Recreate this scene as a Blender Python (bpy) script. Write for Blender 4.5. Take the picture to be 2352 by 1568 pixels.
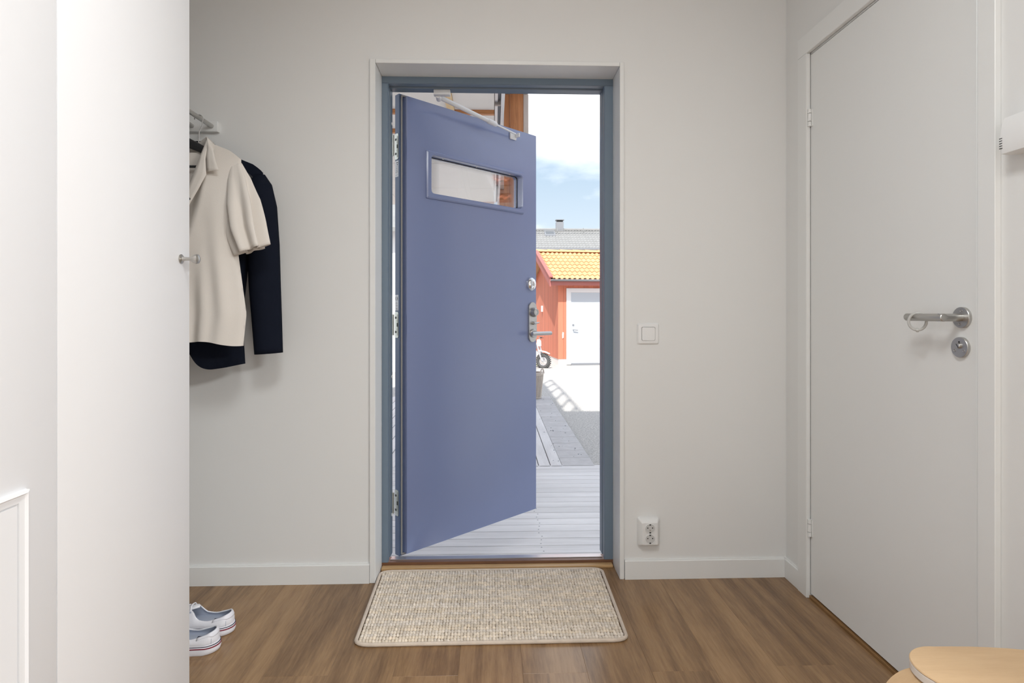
import bpy, bmesh, math, random
from mathutils import Vector, Matrix
R = math.radians
random.seed(7)
for o in list(bpy.data.objects): bpy.data.objects.remove(o)
scene = bpy.context.scene
COL = scene.collection

# ------------------------------------------------------------------ camera
cd = bpy.data.cameras.new('camera'); cam = bpy.data.objects.new('camera', cd); COL.objects.link(cam)
cam.location = (0, -2.23, 1.06)
cam.rotation_euler = (R(90), 0, -math.atan(42/1300))
cd.sensor_width = 36; cd.lens = 1300/2352*36
cd.shift_y = -(784-714)/2352; cd.clip_start = 0.02; cd.clip_end = 300
scene.camera = cam
# ------------------------------------------------------------------ world, sun, exposure
vs = scene.view_settings
vs.view_transform = 'Standard'; vs.look = 'None'; vs.gamma = 1; vs.exposure = 0.50; vs.use_curve_mapping = False
SKY = 1.95; SUN = 3.9; FILL = 15.0; FILL2 = 120.0
w = bpy.data.worlds.new('sky'); scene.world = w; w.use_nodes = True
nt = w.node_tree; N = nt.nodes; L = nt.links; N.clear()
tc = N.new('ShaderNodeTexCoord'); sep = N.new('ShaderNodeSeparateXYZ'); L.new(tc.outputs['Generated'], sep.inputs[0])
grad = N.new('ShaderNodeValToRGB'); L.new(sep.outputs['Z'], grad.inputs[0])
e = grad.color_ramp.elements
e[0].position = 0.0; e[0].color = (0.355, 0.39, 0.42, 1); e[1].position = 0.55; e[1].color = (0.14, 0.215, 0.34, 1)
m = grad.color_ramp.elements.new(0.22); m.color = (0.225, 0.285, 0.345, 1)
mp = N.new('ShaderNodeMapping'); mp.inputs['Scale'].default_value = (1.6, 1.6, 4.2); mp.inputs['Location'].default_value = (1.25, 0.47, 0.85)
L.new(tc.outputs['Generated'], mp.inputs[0])
nz = N.new('ShaderNodeTexNoise'); nz.inputs['Scale'].default_value = 1.5; nz.inputs['Detail'].default_value = 7; nz.inputs['Roughness'].default_value = 0.5
L.new(mp.outputs[0], nz.inputs['Vector'])
cr = N.new('ShaderNodeValToRGB'); L.new(nz.outputs['Fac'], cr.inputs[0])
cr.color_ramp.elements[0].position = 0.40; cr.color_ramp.elements[0].color = (0, 0, 0, 1)
cr.color_ramp.elements[1].position = 0.64; cr.color_ramp.elements[1].color = (1, 1, 1, 1)
mix = N.new('ShaderNodeMixRGB'); L.new(cr.outputs[0], mix.inputs[0]); L.new(grad.outputs[0], mix.inputs[1]); mix.inputs[2].default_value = (0.72, 0.72, 0.72, 1)
bg = N.new('ShaderNodeBackground'); bg.inputs['Strength'].default_value = SKY; L.new(mix.outputs[0], bg.inputs[0])
ow = N.new('ShaderNodeOutputWorld'); L.new(bg.outputs[0], ow.inputs[0])
sd = bpy.data.lights.new('sun', 'SUN'); sd.energy = SUN; sd.angle = R(0.9); sd.color = (1, 0.96, 0.9)
sun = bpy.data.objects.new('sun', sd); COL.objects.link(sun)
sun.rotation_euler = Vector((0.27, 1.0, -1.35)).to_track_quat('-Z', 'Y').to_euler()
sun.location = (-2, -6, 9)

# ------------------------------------------------------------------ helpers
def box(bm, x0, x1, y0, y1, z0, z1):
    v = [bm.verts.new(p) for p in ((x0,y0,z0),(x1,y0,z0),(x1,y1,z0),(x0,y1,z0),(x0,y0,z1),(x1,y0,z1),(x1,y1,z1),(x0,y1,z1))]
    for f in ((3,2,1,0),(4,5,6,7),(0,1,5,4),(1,2,6,5),(2,3,7,6),(3,0,4,7)): bm.faces.new([v[i] for i in f])
    return v
def bbox(x0, x1, y0, y1, z0, z1, r=0.0, seg=2):
    bm = bmesh.new(); box(bm, x0, x1, y0, y1, z0, z1)
    if r > 0: bmesh.ops.bevel(bm, geom=bm.edges[:], offset=r, segments=seg, affect='EDGES', profile=0.5)
    return bm
def frame_of(d):
    d = d.normalized(); a = Vector((0,0,1)) if abs(d.z) < 0.9 else Vector((1,0,0))
    u = d.cross(a).normalized(); return u, d.cross(u).normalized()
def tube(bm, pts, r, n=10, closed=False, caps=True, sq=1.0):
    pts = [Vector(p) for p in pts]; k = len(pts); rs = r if isinstance(r, (list, tuple)) else [r]*k
    rings = []; u = None
    for i, p in enumerate(pts):
        if closed: d = pts[(i+1)%k]-pts[i-1]
        else: d = pts[min(i+1,k-1)]-pts[max(i-1,0)]
        d.normalize()
        if u is None: u, v = frame_of(d)
        else:
            u = (u-d*u.dot(d)).normalized(); v = d.cross(u)
        rings.append([bm.verts.new(p+(u*math.cos(2*math.pi*j/n)+v*math.sin(2*math.pi*j/n)*sq)*rs[i]) for j in range(n)])
    for i in range(k if closed else k-1):
        a = rings[i]; b = rings[(i+1)%k]
        for j in range(n): bm.faces.new((a[j], a[(j+1)%n], b[(j+1)%n], b[j]))
    if caps and not closed:
        bm.faces.new(rings[0][::-1]); bm.faces.new(rings[-1])
def cyl(bm, p0, p1, r0, r1=None, n=20): tube(bm, [p0, p1], [r0, r0 if r1 is None else r1], n)
def lathe(bm, prof, o, d, n=28):
    """prof = [(radius, distance along d)]"""
    o = Vector(o); d = Vector(d).normalized(); u, v = frame_of(d); rings = []
    for r, h in prof:
        if r < 1e-5: rings.append([bm.verts.new(o+d*h)])
        else: rings.append([bm.verts.new(o+d*h+(u*math.cos(2*math.pi*j/n)+v*math.sin(2*math.pi*j/n))*r) for j in range(n)])
    for a, b in zip(rings, rings[1:]):
        for j in range(n):
            q = [a[j%len(a)], a[(j+1)%len(a)], b[(j+1)%len(b)], b[j%len(b)]]
            q = list(dict.fromkeys(q))
            if len(q) > 2: bm.faces.new(q)
    for rg, fl in ((rings[0], True), (rings[-1], False)):
        if len(rg) > 2: bm.faces.new(rg[::-1] if fl else rg)
def loft(bm, rings, closed=True, caps=True):
    rv = [[bm.verts.new(p) for p in r] for r in rings]; n = len(rv[0])
    for a, b in zip(rv, rv[1:]):
        for j in range(n if closed else n-1): bm.faces.new((a[j], a[(j+1)%n], b[(j+1)%n], b[j]))
    if caps and closed: bm.faces.new(rv[0][::-1]); bm.faces.new(rv[-1])
    return rv
def rrect(x0, x1, z0, z1, r, k=5):
    pts = []
    for cx, cz, a0 in ((x1-r,z1-r,0),(x0+r,z1-r,90),(x0+r,z0+r,180),(x1-r,z0+r,270)):
        for i in range(k+1):
            a = R(a0+90*i/k); pts.append((cx+r*math.cos(a), cz+r*math.sin(a)))
    return pts
def ring_prism(bm, outer, inner, fa, fb):
    """outer/inner: equal-length 2D loops; fa/fb map 2D to the front / back 3D point"""
    n = len(outer)
    A = [bm.verts.new(fa(*p)) for p in outer]; B = [bm.verts.new(fa(*p)) for p in inner]
    C = [bm.verts.new(fb(*p)) for p in inner]; D = [bm.verts.new(fb(*p)) for p in outer]
    for P, Q in ((A,B),(B,C),(C,D),(D,A)):
        for j in range(n): bm.faces.new((P[j], P[(j+1)%n], Q[(j+1)%n], Q[j]))
def prism(bm, pts, fa, fb):
    A = [bm.verts.new(fa(*p)) for p in pts]; B = [bm.verts.new(fb(*p)) for p in pts]; n = len(pts)
    bm.faces.new(A); bm.faces.new(B[::-1])
    for j in range(n): bm.faces.new((A[(j+1)%n], A[j], B[j], B[(j+1)%n]))
def link(o, parent=None, loc=None, rotz=None):
    COL.objects.link(o)
    if parent is not None: o.parent = parent
    if loc is not None: o.location = loc
    if rotz is not None: o.rotation_euler = (0, 0, rotz)
    return o
def obj(name, bm, mat, parent=None, loc=None, rotz=None, smooth=True, angle=35, label=None):
    bmesh.ops.recalc_face_normals(bm, faces=bm.faces[:])
    me = bpy.data.meshes.new(name); bm.to_mesh(me); bm.free()
    for mm in (mat if isinstance(mat, (list, tuple)) else [mat]): me.materials.append(mm)
    if smooth:
        me.polygons.foreach_set('use_smooth', [True]*len(me.polygons)); me.set_sharp_from_angle(angle=R(angle))
    o = bpy.data.objects.new(name, me); link(o, parent, loc, rotz)
    if label: o['label'] = label
    return o
def tag(o, label, cat, group=None, kind=None):
    o['label'] = label; o['category'] = cat
    if group: o['group'] = group
    if kind: o['kind'] = kind
    return o
def thing(name, label, cat, loc=(0,0,0), rotz=0, group=None, kind=None):
    o = bpy.data.objects.new(name, None); o.empty_display_size = 0.1
    link(o, None, loc, rotz); return tag(o, label, cat, group, kind)
def share(src, name, parent, loc=(0,0,0), rot=(0,0,0)):
    o = bpy.data.objects.new(name, src.data); link(o, parent); o.location = loc; o.rotation_euler = rot; return o
def copy_tree(o, parent=None):
    c = o.copy(); COL.objects.link(c); c.parent = parent
    for ch in list(o.children): copy_tree(ch, c)
    return c

# ------------------------------------------------------------------ materials
def srgb(r, g, b):
    return tuple((c/255/12.92 if c/255 <= 0.04045 else ((c/255+0.055)/1.055)**2.4) for c in (r, g, b)) + (1,)
def mat(name, col, rough=0.5, metal=0.0, var=0.0, vscale=8.0, bump=0.0, bscale=60.0, stretch=(1,1,1), rnd=0.0, spec=0.5, coat=0.0, trans=0.0):
    m = bpy.data.materials.new(name); m.use_nodes = True
    nt = m.node_tree; N = nt.nodes; L = nt.links; b = N['Principled BSDF']
    b.inputs['Base Color'].default_value = col; b.inputs['Roughness'].default_value = rough; b.inputs['Metallic'].default_value = metal
    b.inputs['Specular IOR Level'].default_value = spec; b.inputs['Coat Weight'].default_value = coat
    tc = N.new('ShaderNodeTexCoord'); mp = N.new('ShaderNodeMapping'); mp.inputs['Scale'].default_value = stretch
    L.new(tc.outputs['Object'], mp.inputs[0])
    oi = N.new('ShaderNodeObjectInfo'); cm = N.new('ShaderNodeCombineXYZ')
    mul = N.new('ShaderNodeMath'); mul.operation = 'MULTIPLY'; mul.inputs[1].default_value = 37.0
    L.new(oi.outputs['Random'], mul.inputs[0])
    for i in range(3): L.new(mul.outputs[0], cm.inputs[i])
    if rnd > 0: L.new(cm.outputs[0], mp.inputs['Location'])
    if var > 0 or rnd > 0:
        nz = N.new('ShaderNodeTexNoise'); nz.inputs['Scale'].default_value = vscale; nz.inputs['Detail'].default_value = 5
        L.new(mp.outputs[0], nz.inputs['Vector'])
        r = N.new('ShaderNodeMapRange'); r.inputs[1].default_value = 0.25; r.inputs[2].default_value = 0.75
        r.inputs[3].default_value = 1-var; r.inputs[4].default_value = 1+var; L.new(nz.outputs['Fac'], r.inputs[0])
        out = r.outputs[0]
        if rnd > 0:
            r2 = N.new('ShaderNodeMapRange'); r2.inputs[3].default_value = 1-rnd; r2.inputs[4].default_value = 1+rnd
            L.new(oi.outputs['Random'], r2.inputs[0])
            mm = N.new('ShaderNodeMath'); mm.operation = 'MULTIPLY'; L.new(out, mm.inputs[0]); L.new(r2.outputs[0], mm.inputs[1]); out = mm.outputs[0]
        h = N.new('ShaderNodeVectorMath'); h.operation = 'SCALE'; h.inputs[0].default_value = col[:3]; L.new(out, h.inputs['Scale'])
        L.new(h.outputs[0], b.inputs['Base Color'])
    if bump > 0:
        n2 = N.new('ShaderNodeTexNoise'); n2.inputs['Scale'].default_value = bscale; n2.inputs['Detail'].default_value = 4
        L.new(mp.outputs[0], n2.inputs['Vector'])
        bp = N.new('ShaderNodeBump'); bp.inputs['Strength'].default_value = bump; bp.inputs['Distance'].default_value = 0.002
        L.new(n2.outputs['Fac'], bp.inputs['Height']); L.new(bp.outputs[0], b.inputs['Normal'])
    return m
def wood(name, dark, light, rough=0.4, stretch=(14, 1.1, 14), knots=True, rnd=0.12, bump=0.08, ring=2.2, sinw=0.06, midw=0.55):
    m = bpy.data.materials.new(name); m.use_nodes = True
    nt = m.node_tree; N = nt.nodes; L = nt.links; b = N['Principled BSDF']; b.inputs['Roughness'].default_value = rough
    tc = N.new('ShaderNodeTexCoord'); oi = N.new('ShaderNodeObjectInfo')
    mul = N.new('ShaderNodeMath'); mul.operation = 'MULTIPLY'; mul.inputs[1].default_value = 61.0; L.new(oi.outputs['Random'], mul.inputs[0])
    cm = N.new('ShaderNodeCombineXYZ'); L.new(mul.outputs[0], cm.inputs[0]); L.new(mul.outputs[0], cm.inputs[1]); L.new(mul.outputs[0], cm.inputs[2])
    ad = N.new('ShaderNodeVectorMath'); ad.operation = 'ADD'; L.new(tc.outputs['Object'], ad.inputs[0]); L.new(cm.outputs[0], ad.inputs[1])
    def nz(st, sc, det, rgh=0.5, dist=0.0):
        mp = N.new('ShaderNodeMapping'); mp.inputs['Scale'].default_value = st; L.new(ad.outputs[0], mp.inputs[0])
        n = N.new('ShaderNodeTexNoise'); n.inputs['Scale'].default_value = sc; n.inputs['Detail'].default_value = det
        n.inputs['Roughness'].default_value = rgh; n.inputs['Distortion'].default_value = dist; L.new(mp.outputs[0], n.inputs['Vector']); return n
    big = nz(tuple(s*0.28 for s in stretch), 1.0, 3, 0.5, 0.4)
    # cathedral rings: sine of the large noise
    mr = N.new('ShaderNodeMath'); mr.operation = 'MULTIPLY'; mr.inputs[1].default_value = 38*ring/2.2; L.new(big.outputs['Fac'], mr.inputs[0])
    sn = N.new('ShaderNodeMath'); sn.operation = 'SINE'; L.new(mr.outputs[0], sn.inputs[0])
    fine = nz(stretch, 8.0, 8, 0.68); mid = nz(tuple(s*0.4 for s in stretch), 1.6, 4)
    def madd(a, k, c):
        q = N.new('ShaderNodeMath'); q.operation = 'MULTIPLY_ADD'; L.new(a, q.inputs[0]); q.inputs[1].default_value = k
        if isinstance(c, float): q.inputs[2].default_value = c
        else: L.new(c, q.inputs[2])
        return q.outputs[0]
    v = madd(sn.outputs[0], sinw, 0.0); v = madd(fine.outputs['Fac'], 0.55, v); v = madd(mid.outputs['Fac'], midw, v); v = madd(v, 1.0, (0.55-midw)*0.5)
    v = madd(oi.outputs['Random'], rnd*2, v); v = madd(v, 1.0, -rnd)
    if knots:
        mpk = N.new('ShaderNodeMapping'); mpk.inputs['Scale'].default_value = tuple(1.0 if x < 2 else 2.6 for x in stretch); L.new(ad.outputs[0], mpk.inputs[0])
        dn = N.new('ShaderNodeMixRGB'); dn.blend_type = 'ADD'; dn.inputs[0].default_value = 0.10; L.new(mpk.outputs[0], dn.inputs[1]); L.new(fine.outputs['Color'], dn.inputs[2])
        vo = N.new('ShaderNodeTexVoronoi'); vo.inputs['Scale'].default_value = 1.5; L.new(dn.outputs[0], vo.inputs['Vector'])
        kr_ = N.new('ShaderNodeMapRange'); kr_.interpolation_type = 'SMOOTHSTEP'; kr_.inputs[1].default_value = 0.02; kr_.inputs[2].default_value = 0.16; kr_.inputs[3].default_value = -0.22; kr_.inputs[4].default_value = 0.0
        L.new(vo.outputs['Distance'], kr_.inputs[0]); ka = N.new('ShaderNodeMath'); ka.operation = 'ADD'; L.new(v, ka.inputs[0]); L.new(kr_.outputs[0], ka.inputs[1]); v = ka.outputs[0]
    cr = N.new('ShaderNodeValToRGB'); L.new(v, cr.inputs[0])
    cr.color_ramp.elements[0].position = 0.3; cr.color_ramp.elements[0].color = dark
    cr.color_ramp.elements[1].position = 0.76; cr.color_ramp.elements[1].color = light
    L.new(cr.outputs[0], b.inputs['Base Color'])
    bp = N.new('ShaderNodeBump'); bp.inputs['Strength'].default_value = bump; bp.inputs['Distance'].default_value = 0.001
    L.new(fine.outputs['Fac'], bp.inputs['Height']); L.new(bp.outputs[0], b.inputs['Normal'])
    return m
def pane_mat(name, tint=(1,1,1,1), k=1.0):
    m = bpy.data.materials.new(name); m.use_nodes = True; nt = m.node_tree; N = nt.nodes; L = nt.links
    N.remove(N['Principled BSDF']); out = N['Material Output']
    t = N.new('ShaderNodeBsdfTransparent'); t.inputs[0].default_value = tint; g = N.new('ShaderNodeBsdfGlossy'); g.inputs['Roughness'].default_value = 0.02
    lw = N.new('ShaderNodeLayerWeight'); pw = N.new('ShaderNodeMath'); pw.operation = 'POWER'; pw.inputs[1].default_value = 5.0; L.new(lw.outputs['Facing'], pw.inputs[0])
    mu = N.new('ShaderNodeMath'); mu.operation = 'MULTIPLY_ADD'; mu.inputs[1].default_value = 0.95*k; mu.inputs[2].default_value = 0.045*k; mu.use_clamp = True; L.new(pw.outputs[0], mu.inputs[0])
    mx = N.new('ShaderNodeMixShader'); L.new(mu.outputs[0], mx.inputs[0]); L.new(t.outputs[0], mx.inputs[1]); L.new(g.outputs[0], mx.inputs[2])
    L.new(mx.outputs[0], out.inputs[0]); return m

M = {}
M['wall'] = mat('wall_paint', (0.79, 0.79, 0.775, 1), 0.75, bump=0.05, bscale=220)
M['ceil'] = mat('ceiling_paint', (0.86, 0.86, 0.85, 1), 0.8)
M['white'] = mat('white_trim', (0.81, 0.815, 0.80, 1), 0.38)
M['cab'] = mat('white_lacquer', (0.79, 0.79, 0.80, 1), 0.42)
M['floor'] = wood('oak_floor', (0.135, 0.070, 0.030, 1), (0.405, 0.245, 0.118, 1), rough=0.25, rnd=0.07, sinw=0.075, midw=0.30)
M['joint'] = mat('floor_joint', (0.10, 0.065, 0.04, 1), 0.7)
M['frame'] = mat('grey_blue_frame', srgb(112, 128, 143), 0.42)
M['leaf'] = mat('blue_door', srgb(124, 136, 174), 0.26, spec=1.0, var=0.02, vscale=3)
M['leafedge'] = mat('blue_door_edge', srgb(86, 104, 134), 0.4)
M['gasket'] = mat('grey_gasket', srgb(150, 148, 145), 0.6)
M['steel'] = mat('brushed_steel', (0.50, 0.48, 0.45, 1), 0.28, 1.0)
M['steel2'] = mat('satin_steel', (0.54, 0.53, 0.51, 1), 0.36, 1.0)
M['chrome'] = mat('chrome', (0.82, 0.82, 0.82, 1), 0.12, 1.0)
M['zinc'] = mat('zinc_plate', (0.55, 0.58, 0.55, 1), 0.4, 0.9)
M['dark'] = mat('dark_hole', (0.02, 0.02, 0.02, 1), 0.6)
M['alu'] = mat('aluminium', (0.75, 0.76, 0.78, 1), 0.35, 0.9)
M['sillwood'] = wood('brown_sill', (0.10, 0.045, 0.022, 1), (0.22, 0.105, 0.055, 1), 0.35, stretch=(1.1, 14, 14), knots=False)
M['oak'] = wood('oak_strip', (0.34, 0.20, 0.085, 1), (0.60, 0.38, 0.18, 1), 0.4, stretch=(1.1, 14, 14), knots=False)
M['oakdark'] = wood('brown_oak_strip', (0.19, 0.10, 0.035, 1), (0.36, 0.20, 0.085, 1), 0.4)
M['birch'] = wood('birch_ply', (0.54, 0.35, 0.19, 1), (0.68, 0.48, 0.28, 1), 0.42, stretch=(1.5, 10, 10), rnd=0.02, ring=1.0, knots=False)
M['plastic'] = mat('white_plastic', (0.82, 0.82, 0.81, 1), 0.35)
M['print'] = mat('black_print', (0.03, 0.03, 0.035, 1), 0.6)
M['sticker'] = mat('sticker', (0.72, 0.74, 0.78, 1), 0.4)
M['closer'] = mat('closer_white', (0.80, 0.80, 0.80, 1), 0.3)
M['ring'] = mat('grey_clear_plastic', (0.50, 0.50, 0.48, 1), 0.25)
M['deck'] = wood('painted_deck', (0.58, 0.57, 0.57, 1), (0.80, 0.79, 0.79, 1), 0.62, stretch=(1.0, 14, 14), rnd=0.08, knots=False)
M['deck2'] = wood('painted_deck_long', (0.58, 0.57, 0.57, 1), (0.80, 0.79, 0.79, 1), 0.62, rnd=0.08, knots=False)
M['red'] = mat('red_paint', (0.62, 0.21, 0.125, 1), 0.75, var=0.07, vscale=4, stretch=(3,3,0.3), rnd=0.08)
M['redtrim'] = mat('red_trim', (0.42, 0.145, 0.125, 1), 0.7)
M['tile'] = mat('roof_tile', (0.72, 0.40, 0.20, 1), 0.75, var=0.08, vscale=9, rnd=0.10)
M['greytile'] = mat('grey_roof_tile', (0.27, 0.27, 0.265, 1), 0.7, var=0.1, vscale=3)
M['outwhite'] = mat('outdoor_white', (0.82, 0.82, 0.83, 1), 0.55)
M['greymetal'] = mat('grey_metal', (0.26, 0.27, 0.29, 1), 0.5, 0.2)
M['greyglass'] = mat('dull_grey_glass', (0.13, 0.14, 0.15, 1), 0.3)
M['panel'] = mat('soffit_panel', (0.84, 0.80, 0.75, 1), 0.7, var=0.03, vscale=6)
M['pine'] = wood('pine_board', (0.30, 0.105, 0.035, 1), (0.62, 0.27, 0.11, 1), 0.55, stretch=(14, 14, 1.1), rnd=0.1)
M['pinex'] = wood('pine_joist', (0.28, 0.10, 0.03, 1), (0.62, 0.28, 0.11, 1), 0.55, stretch=(1.1, 14, 14), rnd=0.1)
M['pinelight'] = wood('pine_batten', (0.62, 0.42, 0.2, 1), (0.82, 0.62, 0.36, 1), 0.55, rnd=0.1)
M['greywood'] = wood('weathered_board', (0.42, 0.35, 0.31, 1), (0.62, 0.55, 0.50, 1), 0.65, stretch=(14, 14, 1.1), knots=False)
M['gravel'] = mat('gravel', (0.47, 0.455, 0.43, 1), 0.95, var=0.38, vscale=55, bump=0.6, bscale=60)
M['slab'] = mat('concrete_slab', (0.52, 0.51, 0.51, 1), 0.85, var=0.10, vscale=14, rnd=0.05, bump=0.2, bscale=90)
M['render'] = mat('white_render', (0.80, 0.79, 0.77, 1), 0.8, bump=0.1, bscale=80)
M['shirt'] = mat('beige_cotton', (0.74, 0.69, 0.63, 1), 0.85, bump=0.12, bscale=420)
M['jacket'] = mat('navy_wool', (0.0075, 0.010, 0.019, 1), 0.85, bump=0.2, bscale=500, spec=0.1)
M['black'] = mat('black_plastic', (0.016, 0.017, 0.02, 1), 0.4)
M['shoe'] = mat('white_leather', (0.80, 0.80, 0.84, 1), 0.45, bump=0.05, bscale=200)
M['sole'] = mat('white_rubber', (0.80, 0.80, 0.85, 1), 0.5)
M['lining'] = mat('grey_lining', (0.42, 0.46, 0.55, 1), 0.8)
M['navy'] = mat('navy_stripe', (0.012, 0.016, 0.04, 1), 0.5)
M['redstripe'] = mat('red_stripe', (0.22, 0.015, 0.035, 1), 0.5)
M['wicker'] = wood('wicker', (0.44, 0.39, 0.35, 1), (0.70, 0.63, 0.56, 1), 0.75, stretch=(14, 14, 3), knots=False)
M['bikegrey'] = mat('bike_plastic', (0.45, 0.46, 0.48, 1), 0.4)
M['tyre'] = mat('tyre_rubber', (0.10, 0.10, 0.10, 1), 0.8)
M['green'] = mat('weed_green', (0.16, 0.24, 0.05, 1), 0.8, rnd=0.2)
M['pane'] = pane_mat('glass_pane')
M['pane2'] = pane_mat('double_glazing', k=2.4)

# ================================================================== ROOM SHELL
WR = 1.170      # right wall plane
WL = -1.45      # left wall plane
RY = -5.3       # rear wall plane
SY_ = -1.80     # where the right wall ends; the living area beyond is added for light
FX = 4.50       # far wall of the added living area
CZ = 2.50
# floor with planks
_b = bmesh.new(); box(_b, WL, WR+0.05, RY, 0.125, -0.06, -0.010); box(_b, WR+0.05, FX, RY, SY_, -0.06, -0.010)
fl = tag(obj('floor', _b, M['joint'], smooth=False),
         'brown oak plank floor running towards the front door', 'floor', kind='structure')
PW = 0.1893; X0 = 0.0853
def plank_mesh(x0, x1, y0, y1):
    bm = bbox(-(x1-x0)/2+0.0001, (x1-x0)/2-0.0001, -(y1-y0)/2+0.0001, (y1-y0)/2-0.0001, -0.010, 0.0)
    ed = [e for e in bm.edges if all(v.co.z > -0.001 for v in e.verts)]
    bmesh.ops.bevel(bm, geom=ed, offset=0.0004, segments=1, affect='EDGES')
    return bm
ends = {-4: -0.5665, -2: -0.579, 0: -0.5776, 2: -0.58, 4: -0.5654, -3: -1.02, -1: -1.18, 1: -1.10, 3: -0.98, 5: -1.2}
k = -9
while True:
    x0 = X0+k*PW; x1 = x0+PW
    if x1 <= WL: k += 1; continue
    if x0 >= FX: break
    a, b = max(x0, WL), min(x1, FX if x1 > WR+PW else WR)
    j = ends.get(k, -0.3-((k*0.37) % 1.2))
    ys = [0.118, j] if a < WR-0.001 else [SY_, SY_-0.2-((k*0.37) % 1.0)]
    while ys[-1] > RY: ys.append(max(RY, ys[-1]-1.292))
    for y1, y0 in zip(ys, ys[1:]):
        if y1-y0 > 0.02:
            o = obj('plank', plank_mesh(a, b, y0, y1), M['floor'], fl, smooth=False)
            o.location = ((a+b)/2, (y0+y1)/2, 0)
    k += 1
obj('ceiling', bbox(WL-0.1, FX+0.1, RY-0.1, 0.2, CZ, CZ+0.15), M['ceil'], smooth=False)
tag(bpy.data.objects['ceiling'], 'plain white ceiling of the hallway', 'ceiling', kind='structure')
# back wall with the doorway (lining inner -0.461..0.498, top 2.027)
bm = bmesh.new()
box(bm, WL-0.1, -0.478, 0, 0.20, -0.3, CZ); box(bm, 0.514, WR+0.12, 0, 0.20, -0.3, CZ); box(bm, -0.478, 0.514, 0, 0.20, 2.044, CZ)
tag(obj('wall_back', bm, M['wall'], smooth=False), 'off white wall around the front door', 'wall', kind='structure')
tag(obj('wall_left', bbox(WL-0.1, WL, RY, 0, -0.06, CZ), M['wall'], smooth=False), 'white wall behind the wardrobe', 'wall', kind='structure')
bm = bmesh.new()
box(bm, WR, WR+0.12, -0.165, 0, -0.06, CZ); box(bm, WR, WR+0.12, -0.92, -0.165, 2.02, CZ); box(bm, WR, WR+0.12, SY_, -0.92, -0.06, CZ)
tag(obj('wall_right', bm, M['wall'], smooth=False), 'off white wall holding the plain white door', 'wall', kind='structure')
tag(obj('wall_side', bbox(WR+0.12, FX+0.1, SY_, SY_+0.1, -0.06, CZ), M['wall'], smooth=False), 'white wall where the living area added for light opens beside the hallway', 'wall', kind='structure')
tag(obj('wall_far_right', bbox(FX, FX+0.1, RY, SY_, -0.06, CZ), M['wall'], smooth=False), 'white end wall of the unseen added living area', 'wall', kind='structure')
# rear wall; its wide window is added for daylight (behind the camera)
wx0, wx1, wz0, wz1 = -0.95, 3.6, 0.35, 2.25
bm = bmesh.new()
box(bm, WL-0.1, wx0, RY-0.2, RY, -0.06, CZ); box(bm, wx1, FX+0.1, RY-0.2, RY, -0.06, CZ)
box(bm, wx0, wx1, RY-0.2, RY, -0.06, wz0); box(bm, wx0, wx1, RY-0.2, RY, wz1, CZ)
tag(obj('wall_rear', bm, M['wall'], smooth=False), 'white rear wall with a wide window added for daylight', 'wall', kind='structure')
wn = thing('added_window_1', 'wide white framed window added to the rear wall for daylight', 'window', (0, RY-0.1, 0), kind='structure')
bm = bmesh.new()
for a, b, c, d in ((wx0,wx0+0.06,wz0,wz1),(wx1-0.06,wx1,wz0,wz1),(0.52,0.58,wz0,wz1),(2.06,2.12,wz0,wz1),(wx0,wx1,wz0,wz0+0.06),(wx0,wx1,wz1-0.06,wz1)): box(bm, a, b, -0.03, 0.03, c, d)
obj('window_frame', bm, M['white'], wn, smooth=False)
for a, b in ((wx0+0.06, 0.52), (0.58, 2.06), (2.12, wx1-0.06)): obj('pane', bbox(a, b, -0.003, 0.003, wz0+0.06, wz1-0.06), M['pane'], wn, smooth=False)
# ceiling lamps added out of view to brighten the room
def added_lamp(label, loc, watts, size):
    lp = thing('fill_lamp', label, 'lamp', loc)
    r = size/2+0.02; bm = bmesh.new(); lathe(bm, [(0.0, 0), (r, 0), (r+0.01, 0.012), (r+0.01, 0.028), (r-0.01, 0.028), (r-0.01, 0.02), (0, 0.02)], (0,0,0), (0,0,-1), 40)
    obj('fill_lamp_housing', bm, M['plastic'], lp)
    ld = bpy.data.lights.new('fill_lamp_light', 'AREA'); ld.shape = 'DISK'; ld.size = size; ld.energy = watts; ld.color = (0.955, 0.985, 1.0)
    lo = bpy.data.objects.new('fill_lamp_light', ld); COL.objects.link(lo); lo.parent = lp; lo.location = (0, 0, -0.032)
added_lamp('round white fill lamp added above the hallway floor', (0.0, -1.9, CZ), FILL, 0.6)
added_lamp('large round white fill lamp put in the added living area', (2.5, -3.3, CZ), FILL2, 0.9)
# baseboards
def baseboard(name, x0, x1, y0, y1, label, axis):
    bm = bbox(x0, x1, y0, y1, 0, 0.076)
    if axis == 'y': ed = [e for e in bm.edges if all(v.co.z > 0.07 and abs(v.co.y-y0) < 1e-6 for v in e.verts)]
    else: ed = [e for e in bm.edges if all(v.co.z > 0.07 and abs(v.co.x-x0) < 1e-6 for v in e.verts)]
    bmesh.ops.bevel(bm, geom=ed, offset=0.005, segments=3, affect='EDGES')
    return tag(obj(name, bm, M['white']), label, 'baseboard', kind='structure')
baseboard('baseboard_back_left', WL, -0.484, -0.012, 0, 'white baseboard between the clothes nook and front door', 'y')
baseboard('baseboard_back_right', 0.518, WR-0.012, -0.012, 0, 'white baseboard under the power outlet', 'y')
baseboard('baseboard_right', WR-0.012, WR, -0.112, 0, 'short white baseboard beside the plain white door', 'x')
baseboard('baseboard_right_near', WR-0.012, WR, SY_, -0.965, 'white baseboard behind the wooden stool', 'x')
bm = bmesh.new()
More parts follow.
